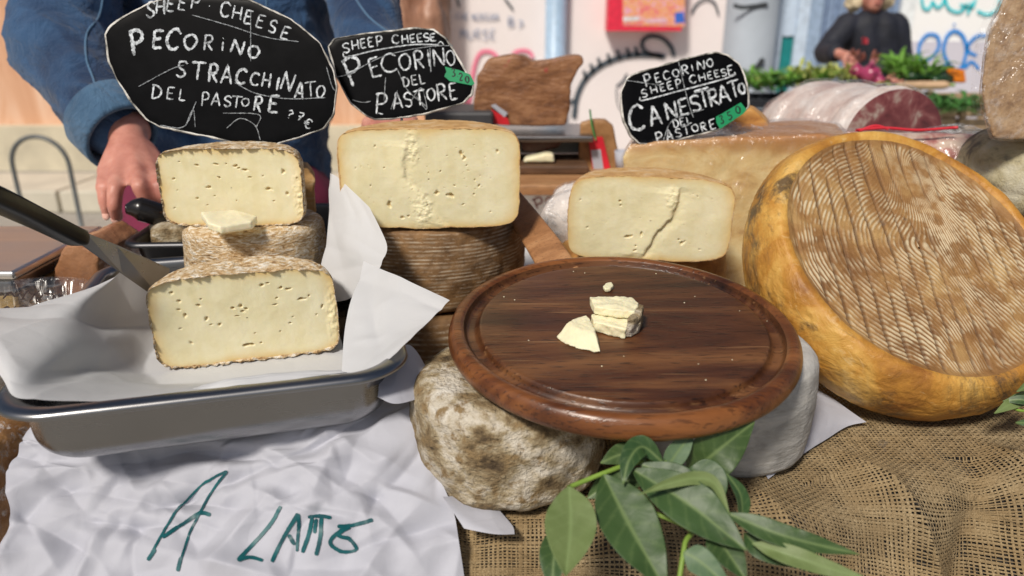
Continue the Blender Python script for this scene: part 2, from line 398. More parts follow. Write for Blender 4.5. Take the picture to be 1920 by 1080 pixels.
def steel(name, rough=0.27, col=(.56, .56, .57), sc=(1.5, 60, 60)):
    m = NT(name); n = m.noise(4, 6, 0.6, 0.3); s = m.noise(1, 4, 0.6, 0, m.coord(sc))
    c = m.ramp(n, [(0.3, tuple(q * 0.82 for q in col)), (0.7, col)])
    rg = m.ramp(m.math('ADD', m.math('MULTIPLY', n, .5), m.math('MULTIPLY', s, .5)), [(0.3, rough - .08), (0.7, rough + .12)])
    return m.set(c, rg, m.bump(s, 0.06, 0.0008), metal=1.0)
M['steel'] = steel('brushed_stainless_steel', .27, (.32, .32, .325)); M['steel_dark'] = steel('dark_blade_steel', 0.3, (.27, .27, .28)); M['tin_dark'] = steel('dark_baking_tin', 0.4, (.10, .10, .105))
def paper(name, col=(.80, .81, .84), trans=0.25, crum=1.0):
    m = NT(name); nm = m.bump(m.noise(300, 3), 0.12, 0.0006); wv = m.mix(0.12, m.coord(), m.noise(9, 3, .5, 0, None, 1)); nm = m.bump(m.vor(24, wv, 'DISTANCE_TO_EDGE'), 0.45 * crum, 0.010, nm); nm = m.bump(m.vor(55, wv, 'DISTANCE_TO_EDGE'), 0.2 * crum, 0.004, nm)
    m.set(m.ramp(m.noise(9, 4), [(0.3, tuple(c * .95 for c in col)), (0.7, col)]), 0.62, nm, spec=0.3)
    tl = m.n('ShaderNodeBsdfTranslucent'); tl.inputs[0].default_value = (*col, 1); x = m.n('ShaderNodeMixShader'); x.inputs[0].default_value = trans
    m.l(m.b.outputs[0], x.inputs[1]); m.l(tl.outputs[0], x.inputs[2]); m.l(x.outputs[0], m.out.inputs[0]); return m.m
M['paper'] = paper('white_wrapping_paper', (.50, .51, .575), 0.12, .35); M['parchment'] = paper('greaseproof_paper', (.68, .685, .70), 0.2, .22)  # white wrapping paper greyed, with the shade over it put into its colour
def burlap_mat(name, warp):
    m = NT(name); sw = m.noise(7, 5, 0.6, 0.4); ya = m.attr('yarn')
    c = m.ramp(m.noise(900 if warp else 800, 3, 0.6), [(0.3, (.17, .125, .068)), (0.55, (.36, .275, .16)), (0.75, (.52, .42, .27))])
    c = m.mix(m.math('MULTIPLY', ya, .6), c, (.16, .105, .05)); c = m.mix(m.ramp(sw, [(0.42, 0), (0.7, 0.5)]), c, (.33, .22, .10))
    c = m.mix(m.ramp(m.noise(22, 5, 0.7, 0.5, m.coord(loc=(3, 1, 4))), [(0.63, 0), (0.72, 0.75)]), c, (.05, .06, .08))
    return m.set(c, 0.9, m.bump(m.noise(1500, 2), 0.6, 0.0006), spec=0.15)
M['burlap'] = burlap_mat('jute_thread', True)
M['under_cloth'] = simple('dark_cloth_under_burlap', (.050, .046, .042), 0.9, 0.3, 60)
M['skin'] = multi('skin', [(0.3, (.42, .15, .11)), (0.55, (.56, .25, .19)), (0.75, (.64, .36, .28))], 26, 0.5, ((160, 0.35, 0.0012), (500, 0.3, 0.0005)), (1, 1, 1), 0.4, 5, sss=0.15)
def denim(name, base=(.004, .020, .066), lite=(.024, .072, .165)):
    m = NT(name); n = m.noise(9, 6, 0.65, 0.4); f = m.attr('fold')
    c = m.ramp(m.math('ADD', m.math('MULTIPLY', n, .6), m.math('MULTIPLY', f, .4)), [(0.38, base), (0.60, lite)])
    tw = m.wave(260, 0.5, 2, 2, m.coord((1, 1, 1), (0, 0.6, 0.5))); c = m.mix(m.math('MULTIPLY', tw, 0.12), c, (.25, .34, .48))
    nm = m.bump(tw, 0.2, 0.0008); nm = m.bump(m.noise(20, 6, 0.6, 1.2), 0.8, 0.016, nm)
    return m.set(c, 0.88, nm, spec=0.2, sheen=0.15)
M['denim'] = denim('blue_denim'); M['denim_cuff'] = denim('worn_denim_cuff', (.022, .065, .13), (.075, .16, .27))
M['stitch'] = simple('orange_seam_thread', (.30, .30, .26), 0.8)
M['maroon'] = simple('maroon_cloth', (.16, .012, .045), 0.85, 0.2, 30, 0.3, 200)
M['black_plastic'] = simple('black_plastic', (.002, .0025, .0035), 0.30, 0.3, 30, 0.1, 200, 0.001, spec=.16)
M['black_handle'] = multi('worn_black_handle', [(0.3, (.008, .007, .007)), (0.62, (.012, .010, .009)), (0.72, (.15, .06, .02))], 28, 0.25, ((150, 0.1, 0.001),))
def slate():
    m = NT('black_tape_board'); n = m.noise(50, 5); v = m.coord((1, 1, 1))
    c = m.ramp(n, [(0.3, (.0012, .0012, .0014)), (0.7, (.0035, .0035, .004))])
    nm = m.bump(m.noise(9, 3, 0.5, 1.0), 0.18, 0.003); return m.set(c, 0.30, nm, spec=.10)
M['slate'] = slate()
def chalk(name, col):
    m = NT(name); n = m.noise(230, 5, 0.75, 0, None); c = m.ramp(n, [(0.34, tuple(q * .12 for q in col)), (0.48, tuple(q * .6 for q in col)), (0.58, col)])
    return m.set(c, 0.9, spec=0.1)
M['chalk'] = chalk('white_chalk_paint', (.72, .77, .82)); M['chalk_thin'] = chalk('faint_chalk', (.40, .43, .46))
M['green_tag'] = simple('green_sticker', (.01, .26, .10), 0.4); M['ink'] = simple('black_ink', (.01, .01, .012), 0.4)
M['tape_edge'] = film_mat('clear_tape', 0.5, 90, 0.12)
M['teal_ink'] = multi('teal_marker', [(0.3, (.0, .045, .06)), (0.7, (.0, .115, .125))], 60, 0.5, ())
M['film'] = film_mat('cling_film', 0.5, 30, 0.05); M['film_fine'] = film_mat('crinkled_film', 0.5, 26, 0.012); M['bag'] = film_mat('clear_crinkled_bag', 0.35, 40, 0.16)
M['leaf'] = None
def leaf_mat(name, a, b, rough=0.38):
    m = NT(name); v = m.attr('vein'); c = m.ramp(m.noise(22, 4, 0.6, 0.3), [(0.3, a), (0.7, b)]); oi = m.n('ShaderNodeObjectInfo'); c = m.mix(m.math('MULTIPLY', oi.outputs['Random'], .35), c, (.075, .11, .025)); c = m.mix(m.ramp(m.noise(60, 6, .7, .5), [(.66, 0), (.72, .6)]), c, (.10, .07, .03))
    c = m.mix(m.math('MULTIPLY', v, 0.6, True), c, (.20, .28, .10))
    nm = m.bump(m.noise(90, 3, 0.5, 0.5), 0.3, 0.0015)
    m.set(c, rough, nm)
    tl = m.n('ShaderNodeBsdfTranslucent'); m.put(tl.inputs[0], m.mix(0.5, c, (.2, .4, .06))); x = m.n('ShaderNodeMixShader'); x.inputs[0].default_value = 0.10
    m.l(m.b.outputs[0], x.inputs[1]); m.l(tl.outputs[0], x.inputs[2]); m.l(x.outputs[0], m.out.inputs[0]); return m.m
M['leaf'] = leaf_mat('glossy_green_leaf', (.022, .058, .016), (.045, .100, .028), .47); M['leaf_pale'] = leaf_mat('pale_green_leaf', (.12, .17, .05), (.19, .25, .09), 0.55)
M['leaf_blue'] = leaf_mat('grey_green_leaf_back', (.07, .14, .075), (.12, .20, .11), 0.55)
M['stem'] = simple('green_stem', (.20, .32, .05), 0.5)

# ------------------------------------------------------------ cheese builders
def outline(R, H, p=4.2, n=420, rough=0.0012, seed=0, dome=0.0, lean=0.0):
    th = np.linspace(0, 2 * np.pi, n * 4, endpoint=False) - np.pi / 2
    c, s = np.cos(th), np.sin(th)
    x = R * np.sign(c) * np.abs(c) ** (2 / p); z = H / 2 * np.sign(s) * np.abs(s) ** (2 / (p * 1.25))
    z = z + dome * (1 - (x / R) ** 2) * np.clip(z / (H / 2), 0, 1) + lean * x
    P = resample(np.stack([x, z], -1), n, True)
    q = np.stack([P[:, 0], P[:, 1], np.zeros(n)], -1)
    nrm = P / np.linalg.norm(P, axis=1, keepdims=True)
    return P + nrm * (rough * fbm(q, 60, 3, seed) + rough * 1.5 * fbm(q, 14, 2, seed + 5))[:, None]
def half_cheese(name, label, cat, loc, R, H, yaw, rindmat, holes, cracks=(), dep=1.0, p=4.2, seed=0, dome=0.0, ridge=0.0, group=None, rings=110, lean=0.0, lip=0.0012, crumble=(), tilt=0.0):
    """half a wheel: flat cut face towards local -Y, round rind behind. holes: (x, z, rx, rz, depth) in metres from the face centre."""
    rot = (Matrix.Rotation(yaw, 3, 'Z') @ Matrix.Rotation(tilt, 3, 'Y'))
    t = thing(name, label, cat, loc, rot, group)
    O = outline(R, H, p, 420, 0.0012, seed, dome, lean); n = len(O)
    s = np.linspace(0.004, 1, rings) ** 0.85
    X = O[None, :, 0] * s[:, None]; Z = O[None, :, 1] * s[:, None]
    Q = np.stack([X, np.zeros_like(X), Z], -1)
    edge = (1 - s)[:, None] * np.minimum(np.abs(O[:, 0]) + np.abs(O[:, 1]), 0.1)[None] / 0.016
    edge = np.clip(edge + 0.25 * fbm(Q, 50, 3, seed + 9), 0, 1)
    edge[-1] = 0
    D = 0.0005 * fbm(Q, 50, 4, seed + 1) + 0.0010 * fbm(Q, 10, 2, seed + 2)
    hol = np.zeros_like(X); crb = np.zeros_like(X)
    W1 = fbm(Q, 170, 2, seed + 3); W2 = fbm(Q, 170, 2, seed + 4)
    for (hx, hz, rx, rz, dp) in holes:
        m_ = (np.abs(X - hx) < rx * 3) & (np.abs(Z - hz) < rz * 3)
        d = np.sqrt(((X[m_] - hx) / rx + 1.1 * W1[m_]) ** 2 + ((Z[m_] - hz) / rz + 1.1 * W2[m_]) ** 2)
        k = np.clip(1.15 - d, 0, 1); k = k * k * (3 - 2 * k)
        D[m_] += dp * k; hol[m_] = np.maximum(hol[m_], k)
    for (line, amp, wd, depth) in cracks:      # a step: the face left of the line stands proud of the right
        ln = np.array(line); zz = Z + 0.0025 * fbm(Q, 120, 3, seed + 6)
        o_ = np.argsort(ln[:, 1]); xl = np.interp(zz, ln[o_, 1], ln[o_, 0]) + 0.0022 * fbm(Q, 140, 4, seed + 8)
        d = X - xl; inside = np.clip((zz - ln[:, 1].min()) / 0.006, 0, 1) * np.clip((ln[:, 1].max() - zz) / 0.006, 0, 1)
        sg = 1 / (1 + np.exp(-np.clip(d / .0010, -30, 30))); prof = (1 - sg) * np.exp(-(d / (wd * 3)) ** 2) * -amp * 0.6 + sg * np.exp(-(d / wd) ** 2) * depth
        D += prof * inside; crb = np.maximum(crb, inside * np.exp(-((d + wd * .8) / (wd * 1.4)) ** 2)); hol = np.maximum(hol, 0.10 * inside * (d > 0) * np.exp(-(d / (wd * 0.6)) ** 2))
    for (cx, cz, rx, rz) in crumble:
        k = np.clip(1.2 - np.sqrt(((X - cx) / rx) ** 2 + ((Z - cz) / rz) ** 2), 0, 1)
        D += k * (0.0022 * fbm(Q, 260, 4, seed + 11) - 0.001); crb = np.maximum(crb, k)
    V = np.stack([X, D, Z], -1)
    part('cut_face', V, gridF(rings, n, cv=True), M['paste'], t, attrs={'edge': edge, 'hole': hol, 'crumb': crb}, world=False)
    # rind
    half = n // 2; Rr = O[:half + 1]; Lf = np.vstack([O[:1], O[::-1][:half]])
    m = 150; ph = np.linspace(0, np.pi, m); w = (ph / np.pi)[:, None]
    rr = Rr[None, :, 0] * (1 - w) + (-Lf[None, :, 0]) * w; zz = Rr[None, :, 1] * (1 - w) + Lf[None, :, 1] * w
    P = np.stack([rr * np.cos(ph)[:, None], rr * np.sin(ph)[:, None], zz], -1)
    N = gnorm(P); cen = np.array([0, R * .4, 0]); N = N * np.sign(np.sum(N * (P - cen), -1, keepdims=True))
    fade = np.clip(np.minimum(ph, np.pi - ph) / 0.03, 0, 1)[:, None]
    rg = 0.5 + 0.5 * np.sin(P[..., 2] * 2 * np.pi / 0.0052 + 3.2 * fbm(P, 22, 3, seed + 12)) if ridge else np.zeros(P.shape[:2])
    d = 0.0012 * fbm(P, 45, 4, seed + 13) + 0.0012 * np.abs(fbm(P * np.array([1, 1, 2.4]), 110, 3, seed + 14)) + ridge * rg
    P = P + N * (d * fade + 0.0004)[..., None]; P[..., 1] *= dep
    lipn = lip * (1 + 1.6 * fbm(P, 260, 3, seed + 15))
    P[0, :, 1] -= np.maximum(lipn[0], 0); P[-1, :, 1] -= np.maximum(lipn[-1], 0)
    # inner lip so that the crust has thickness
    def lipring(k):
        r = P[k].copy(); c0 = np.array([0, 0, 0]); q = r - N[k] * 0.0016 * (1 + 0.7 * fbm(r, 240, 3, seed + 16))[:, None]; q[:, 1] = 0.0008; return q
    P = np.concatenate([lipring(0)[None], P, lipring(-1)[None]]); rg = np.concatenate([rg[:1], rg, rg[-1:]])
    part('rind', P, gridF(m + 2, P.shape[1]), rindmat, t, attrs={'ridge': rg}, world=False)
    return t
def wheel_profile(R, H, rc, n=90, bulge=0.0):
    pts = [(0.0004, 0)]
    pts += [(R - rc + rc * math.sin(a), rc - rc * math.cos(a)) for a in np.linspace(0, np.pi / 2, 10)]
    pts += [(R + bulge * math.sin(np.pi * u), rc + (H - 2 * rc) * u) for u in np.linspace(0.1, 0.9, 9)]
    pts += [(R - rc + rc * math.cos(a), H - rc + rc * math.sin(a)) for a in np.linspace(0, np.pi / 2, 10)]
    pts += [(0.0004, H)]
    return resample(pts, n)
def wheel(name, label, loc, R, H, rc, mat, seed=0, amp=0.002, ridge=0.0, ridgew=0.0055, rot=None, bulge=0.003, group=None, nth=300, nz=120, lump=0.003, cat='cheese'):
    t = thing(name, label, cat, loc, rot, group)
    P = revolve(wheel_profile(R, H, rc, nz, bulge), nth); N = gnorm(P, cv=True)
    N = N * np.sign(np.sum(N * (P - np.array([0, 0, H / 2])), -1, keepdims=True) + 1e-9)
    rg = 0.5 + 0.5 * np.sin(P[..., 2] * 2 * np.pi / ridgew + 3.5 * fbm(P, 20, 3, seed + 2)) if ridge else np.zeros(P.shape[:2])
    side = np.clip((1 - np.abs(N[..., 2])) * 1.6, 0, 1); rg = rg * side
    d = amp * fbm(P, 60, 5, seed) + lump * fbm(P, 12, 2, seed + 1) + ridge * rg
    P = P + N * d[..., None]
    part('rind', P, gridF(nz, nth, cv=True), mat, t, attrs={'ridge': rg}, world=False)
    return t
def px_holes(lst, cx, cy, sc):
    """hole list measured on the photograph: (px, py, w, h) -> metres on the face."""
    return [((x - cx) * sc, -(y - cy) * sc, max(w / 2 * sc, .0007), max(h / 2 * sc, .0007), min(0.004, 0.0015 + w * sc * .3)) for (x, y, w, h) in lst]
def random_holes(n, R, H, seed, a=.0005, b=.0011):
    r = np.random.default_rng(seed)
    return [(r.uniform(-.85, .85) * R, r.uniform(-.85, .85) * H / 2, q := r.uniform(a, b), q * r.uniform(.6, 1.1), .0012) for _ in range(n)]

# ------------------------------------------------------------ ground, stall table, crate under the tray
gm = NT('street_paving'); tl = gm.n('ShaderNodeTexBrick'); gm.l(gm.coord((1, 1, 1)), tl.inputs[0]); tl.inputs['Scale'].default_value = 2.2; tl.inputs['Mortar Size'].default_value = .012
for i, c in ((1, (.36, .34, .30)), (2, (.42, .39, .34)), (3, (.18, .17, .15))): tl.inputs[i].default_value = (*c, 1)
gm.set(gm.mix(gm.noise(3, 5), tl.outputs[0], (.34, .31, .27)), 0.85, gm.bump(gm.noise(40, 5), 0.3, 0.01))
V = np.array([(-150, -60, 0), (150, -60, 0), (150, 150, 0), (-150, 150, 0)]); solo('ground', V, np.array([(0, 1, 2, 3)]), gm.m, kind='structure')

tb = thing('stall_table', 'long market stall table under the cheeses, covered by burlap in front', 'table', (0.1, 1.0, 0))
bevel(part('table_top', *box((-1.1, .67, .965), (1.25, 1.42, .998)), M['wood_crate'], tb, False), .003)
for x in (-1.02, 1.16):
    for y in (.72, 1.32): part('leg', *box((x - .03, y - .03, .005), (x + .03, y + .03, .965)), M['wood_crate'], tb, False)
V = sheet([[(-1.1, 1.44, .85), (0, 1.44, .85), (1.26, 1.44, .85)], [(-1.1, 1.42, 1.003), (0, 1.42, 1.003), (1.26, 1.42, 1.003)], [(-1.1, 1.2, 1.003), (0, 1.2, 1.003), (1.26, 1.2, 1.003)],
           [(-1.1, .8, 1.002), (0, .8, 1.002), (1.26, .8, 1.002)], [(-1.1, .72, 1.002), (0, .72, 1.002), (1.26, .72, 1.002)]], 60, 90)
V[..., 2] += 0.0015 * fbm(V, 14, 3, 3)
solo('table_cloth', V, gridF(60, 90), simple('white_table_cloth', (.66, .66, .66), .8, .05, 8, .2, 60, .002), 'white cloth spread over the rear of the stall table', 'tablecloth')
c = thing('wooden_crate', 'upturned wooden crate hidden under the paper, holding up the steel tray', 'crate', (-.25, .7, 1.006), Matrix.Rotation(R_(14.5), 3, 'Z'))
for k in range(5): bevel(part('slat', *box((-.13, -.055 + k * .04, .038), (.04, -.018 + k * .04, .047)), M['wood_crate'], c, False, world=False), .001)
for y in (-.055, .142):
    for k in range(2): part('slat', *box((-.13, y, .001 + k * .0185), (.04, y + .008, .018 + k * .0185)), M['wood_crate'], c, False, world=False)

# ------------------------------------------------------------ burlap: woven threads on a draped surface
def burlap_pt(u, v):
    """u = x, v = length from the back edge over the table edge and down."""
    u = np.asarray(u, float); v = np.asarray(v, float)
    yb = 0.86; ue = np.clip((u - .15) / .25, 0, 1); edge = yb - (0.520 + 0.075 * ue * ue * (3 - 2 * ue)); rc = 0.05; ang = R_(66)
    s1 = edge; s2 = edge + rc * ang
    y = np.where(v < s1, yb - v, 0); z = np.full_like(v, 1.0055)
    a = np.clip((v - s1) / rc, 0, ang)
    yc = yb - s1 - rc * np.sin(a); zc = 1.0055 - rc * (1 - np.cos(a))
    over = np.maximum(v - s2, 0)
    y = np.where(v < s1, y, yc - over * math.cos(ang)); z = np.where(v < s1, z, zc - over * math.sin(ang))
    ny = -np.sin(a); nz = np.cos(a)
    q = np.stack([u, v, np.zeros_like(u)], -1)
    k = np.clip((v - s1 + .09) / .16, 0, 1); k = k * k * (3 - 2 * k)
    fold = 0.040 * (.55 - np.abs(np.sin(u * 27 + 1.5 * np.sin(v * 8 + u * 4) + .9)) ** .8) * k * (0.7 + 0.5 * vn(q, 5, 3)) * (1 + .6 * np.clip((u - .3) * 5, 0, 1)) + 0.016 * fbm(q, 9, 2, 21) * (0.4 + k)
    fold += 0.034 * np.exp(-((u - .47 + .5 * (v - .40)) / .026) ** 2) * k - 0.022 * np.exp(-((u - .40 + .25 * (v - .40)) / .024) ** 2) * k
    fold += 0.028 * np.exp(-((u - .62 - .35 * (v - .35)) / .03) ** 2) * k
    fold = np.where(v < s1 - .02, np.maximum(fold, -0.0015), fold)
    flat = np.clip(1 - np.hypot(u - 0, yb - v - .60) / .12, 0, 1)
    fold = fold * (1 - 0.9 * np.clip(flat * 2.5, 0, 1))
    keep = np.clip((v - .14) / .1, 0, 1)
    fold = fold - .012 * np.clip((-.005 - u) / .03, 0, 1) * (v > .3)
    return np.stack([u, y + ny * fold * keep, z + nz * fold * keep], -1)
U0, U1, V0, V1 = -.075, .84, .0, .66
def threads(which):
    sp = 0.0037 if which == 0 else 0.0032; oth = 0.0032 if which == 0 else 0.0037
    lo, hi = (U0, U1) if which == 0 else (V0, V1); olo, ohi = (V0, V1) if which == 0 else (U0, U1)
    cs = np.arange(lo, hi, sp); m = int((ohi - olo) / oth * 2) + 1; s = np.linspace(olo, ohi, m)
    r = np.random.default_rng(which)
    A = cs[:, None] + r.normal(0, .00022, len(cs))[:, None] + 0 * s
    S = np.broadcast_to(s, A.shape)
    if which == 0: u, v = A, S
    else: u, v = S, A
    q = np.stack([u, v, np.zeros_like(u)], -1)
    dw = 0.0010 * fbm(q, 30, 3, 5); dv = 0.0010 * fbm(q, 30, 3, 8)
    u = u + dw + .0012 * np.sin(v * 20); v = v + dv
    P = burlap_pt(u, v); e = 1e-3
    Tu = burlap_pt(u + e, v) - P; Tv = burlap_pt(u, v + e) - P
    N = np.cross(Tv, Tu); N /= np.linalg.norm(N, axis=-1, keepdims=True); N = N * np.sign(N[..., 2:3] - N[..., 1:2] + 1e-9)
    T = (Tv if which == 0 else Tu); Sd = np.cross(T, N); Sd /= np.linalg.norm(Sd, axis=-1, keepdims=True)
    i = np.arange(len(cs))[:, None]; j = np.arange(m)[None]
    wav = np.where(((i + (j // 2)) % 2) == 0, 1, -1) * (j % 2 == 0) * (1 if which == 0 else -1)
    P = P + N * (wav * 0.00045)[..., None]
    wd = (.00100 if which == 0 else .00096) * (1 + 0.5 * vn(q, 90, 31 + which) + .25 * r.normal(size=len(cs))[:, None]); wd = np.maximum(wd, .0004)
    ring = [P + Sd * wd[..., None], P + N * .0004, P - Sd * wd[..., None]]
    V = np.stack(ring, 2)          # threads, along, 3
    n0, n1 = len(cs), m
    idx = np.arange(n0 * n1 * 3).reshape(n0, n1, 3)
    F = np.concatenate([np.stack([idx[:, :-1, k], idx[:, 1:, k], idx[:, 1:, k + 1], idx[:, :-1, k + 1]], -1).reshape(-1, 4) for k in range(2)])
    ya = np.broadcast_to((r.random(len(cs))[:, None] * .6 + .5 * np.clip(.5 + vn(q, 60, 44), 0, 1))[..., None], V.shape[:3])
    return V.reshape(-1, 3), F, ya.ravel()
bu = thing('burlap_cloth', 'coarse woven burlap sacking draped over the front edge of the table', 'cloth', (.3, .5, .99))
uu, vv = np.meshgrid(np.linspace(U0, U1, 260), np.linspace(V0, V1, 180), indexing='ij')
P = burlap_pt(uu, vv); Nl = gnorm(P); Nl *= np.sign(Nl[..., 2:3] - Nl[..., 1:2]); P = P - Nl * .0055
part('lining', P, gridF(260, 180), M['under_cloth'], bu)
Va, Fa, ya_ = threads(0); Vb, Fb, yb_ = threads(1)
w = part('woven_threads', np.vstack([Va, Vb]), np.vstack([Fa, Fb + len(Va)]), M['burlap'], bu, attrs={'yarn': np.r_[ya_, yb_]}); w['kind'] = 'stuff'
fr = np.random.default_rng(5); fz = []
for k in range(1500):
    u, v = fr.uniform(-.05, .8), fr.uniform(.2, .55); a = fr.uniform(0, 6.28); L = fr.uniform(.004, .014)
    p = burlap_pt(np.array([u, u + L * .5 * math.cos(a), u + L * math.cos(a)]), np.array([v, v + L * .5 * math.sin(a), v + L * math.sin(a)]))
    p[1] += np.array([0, -.002, .003]); p[2] += np.array([0, -.003, .004]) * fr.uniform(.3, 1.4)
    fz.append(tube(p, .00015, 3, 5, caps=False))
f_ = part('loose_fibre', *join(fz), M['burlap'], bu); f_['kind'] = 'stuff'

# ------------------------------------------------------------ steel tray and its paper
def rrect(w, d, r, n=14):
    pts = []
    for (cx, cy, a0) in ((w - r, r, -90), (w - r, d - r, 0), (r, d - r, 90), (r, r, 180)):
        for a in np.linspace(a0, a0 + 90, n): pts.append((cx + r * math.cos(R_(a)), cy + r * math.sin(R_(a))))
    return np.array(pts)
def pan(name, label, loc, yaw, w, d, h, mat, rim=.012, cat='tray', r=.035, wall=.018):
    t = thing(name, label, cat, loc, Matrix.Rotation(yaw, 3, 'Z')); n = 12
    def ring(ins, z, rr): q = rrect(w - 2 * ins, d - 2 * ins, max(rr, .004), n) + ins; return np.c_[q, np.full(len(q), z)]
    prof = [(-rim + .001, h - .0045), (-rim, h - .0035), (-rim + .0008, h - .0012), (-rim + .003, h + .0001), (-.002, h + .0004), (.0015, h - .001), (.003, h - .004)]
    rb_ = min(.026, h * .5); prof += [(.003 + (wall - .013) * u, h - .004 - (h - rb_ - .004) * u) for u in (.33, .66, 1)]
    prof += [(wall - .010 + rb_ * (1 - math.cos(a)), .0012 + rb_ * (1 - math.sin(a))) for a in np.linspace(.25, 1.57, 7)]
    P = np.array([ring(i, z, r - i * .6) for i, z in prof])
    V, F = P.reshape(-1, 3), gridF(len(prof), P.shape[1], cv=True)
    F2 = F.tolist() + [list(range((len(prof) - 1) * P.shape[1], len(prof) * P.shape[1]))]
    o = part('pan', V, F2, mat, t, world=False); s = o.modifiers.new('thickness', 'SOLIDIFY'); s.thickness = .0011; s.offset = -1
    o2 = o.modifiers.new('sub', 'SUBSURF'); o2.levels = o2.render_levels = 1
    return t
TY = math.atan2(.0755, .285)
tray = pan('steel_tray', 'shallow stainless steel tray lined with white paper, holding three stracchinato pieces', (-.374, .478, 1.0685), TY, .290, .360, .0605, M['steel'], wall=.015, r=.042)
# parchment sheet, one piece with its torn flaps
def S3(rows, n, m): return sheet([[U(*c) for c in r] for r in rows], n, m)
floor_ = S3([[(-120,600,.63),(-10,690,.588),(38,752,.556),(160,752,.572),(300,738,.588),(450,722,.605),(650,700,.63)],
             [(-120,580,.66),(-15,655,.605),(50,704,.588),(160,705,.660),(290,714,.713),(450,710,.717),(650,700,.727)],
             [(-80,575,.665),(30,620,.645),(110,632,.652),(195,645,.705),(300,640,.80),(450,640,.80),(640,640,.80)],
             [(0,580,.71),(85,575,.71),(145,576,.715),(205,590,.77),(300,590,.865),(450,590,.87),(620,590,.87)],
             [(130,556,.775),(180,537,.785),(212,522,.79),(238,512,.815),(300,550,.88),(450,560,.87),(600,560,.87)]], 120, 180)
floor_ += gnorm(floor_) * (0.0011 * fbm(floor_, 18, 3, 4))[..., None]
SJ = np.broadcast_to(np.linspace(0, .34, 120)[:, None], floor_.shape[:2]); floor_[..., 2] += crease(floor_[..., 0], SJ, 16, 5, .22, .03, .09)
k0 = np.clip(1.0725 - floor_[..., 2], 0, 1); floor_[..., 2] += k0
fl1 = S3([[(585,565,.815),(650,562,.79),(705,520,.765)],[(606,480,.825),(655,480,.79),(716,490,.765)],[(617,400,.835),(668,420,.80),(726,458,.77)],[(620,325,.84),(638,336,.83),(692,388,.795)]], 70, 40)
fl2 = S3([[(640,704,.635),(700,690,.622),(754,650,.628)],[(650,600,.70),(724,618,.675),(800,608,.66)],[(682,490,.765),(758,524,.72),(843,562,.68)]], 60, 50)
curl = S3([[(345,737,.600),(500,716,.612),(665,700,.632)],[(372,724,.610),(500,700,.624),(650,694,.642)],[(430,722,.625),(520,712,.635),(640,700,.655)]], 30, 60)
for A, s in ((fl1, 5), (fl2, 6), (curl, 7)):
    ga, gb = np.meshgrid(np.linspace(0, .12, A.shape[0]), np.linspace(0, .09, A.shape[1]), indexing='ij'); A += gnorm(A) * (0.0018 * fbm(A, 22, 3, s) + crease(ga, gb, 10, s, .22, .015, .05))[..., None]
V, F = join([(floor_, gridF(120, 180)), (fl1, gridF(70, 40)), (fl2, gridF(60, 50)), (curl, gridF(30, 60))])
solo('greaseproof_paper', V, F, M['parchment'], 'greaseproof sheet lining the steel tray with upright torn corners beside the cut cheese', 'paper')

# ------------------------------------------------------------ paper with handwriting under the tray
nK = np.array([0, -.602, .798]); pK = plane_proj((0, .545, 1.048), nK)
def K(px, py): return pK(px, py)
def Z_(px, py, z=1.0650): return UZ(px, py, z)
rows = [[Z_(110,700), Z_(300,690), Z_(500,670), Z_(690,640), Z_(757,648)],
        [Z_(90,760,1.0650), Z_(270,750,1.0650), Z_(480,735,1.0650), Z_(690,700,1.0650), Z_(806,716,1.068)],
        [K(46,810), K(250,815), K(470,805), K(660,765), Z_(808,742,1.064)],
        [K(30,840), K(230,860), K(460,855), K(640,830), K(768,765)],
        [K(10,880), K(220,905), K(450,900), K(640,885), K(812,868)],
        [K(14,950), K(220,960), K(450,955), K(650,945), K(846,945)],
        [K(-4,1020), K(220,1025), K(450,1020), K(660,1015), K(858,1000)],
        [K(-14,1110), K(220,1120), K(450,1120), K(660,1120), K(874,1110)]]
Kp = sheet(rows, 260, 260); Nk = gnorm(Kp); Nk *= np.sign(Nk[..., 2:3])
dk = np.clip((np.linspace(0, 1, 260) - .20) / .15, 0.12, 1)[:, None]
wp = Kp + 0.02 * np.stack([fbm(Kp, 8, 2, 50), fbm(Kp, 8, 2, 51), fbm(Kp, 8, 2, 52)], -1)
cr = np.zeros(Kp.shape[:2])
for s, sc, am in ((60, 11, .011), (61, 21, .0055), (62, 42, .0022)):
    cr += am * (0.25 - np.abs(vn(wp, sc, s)))
VK = np.broadcast_to(np.linspace(0, .26, 260)[:, None], Kp.shape[:2]); cr = cr * .45 + .016 * vn(Kp, 6, 66) + crease(Kp[..., 0], VK, 230, 3, .60, .010, .045)
Kp = Kp + Nk * (cr * dk)[..., None]
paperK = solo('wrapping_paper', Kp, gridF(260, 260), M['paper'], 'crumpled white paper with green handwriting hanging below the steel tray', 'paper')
bvK = BVHTree.FromPolygons([tuple(v) for v in Kp.reshape(-1, 3)], gridF(260, 260).tolist())
def projK(px, py):
    d = Vector(ray(px, py)); h = bvK.ray_cast(Vector(CAM), d)
    if h[0] is None: return K(px, py)
    n = h[1] if h[1].dot(d) < 0 else -h[1]
    return np.array(h[0] + n * .0009)
ink = [[(278,1050),(302,1007),(330,961),(367,920),(394,899),(426,883)], [(426,883),(403,915),(376,961),(353,1007),(334,1071)],
       [(305,1009),(348,979),(376,963),(395,966)], [(527,949),(504,988),(445,1052)], [(445,1052),(468,1046),(493,1052)],
       [(509,1055),(532,1007),(559,963)], [(559,963),(560,995),(557,1034)], [(541,1002),(552,1022)],
       [(577,969),(600,969),(621,972)], [(586,972),(580,1002),(568,1036)], [(603,972),(601,1005),(593,1041)], [(594,974),(590,1000)],
       [(699,975),(660,985),(632,988)], [(648,990),(628,1003),(619,1019),(642,1034),(668,1030),(655,1011),(634,1004),(644,994),(656,989)]]
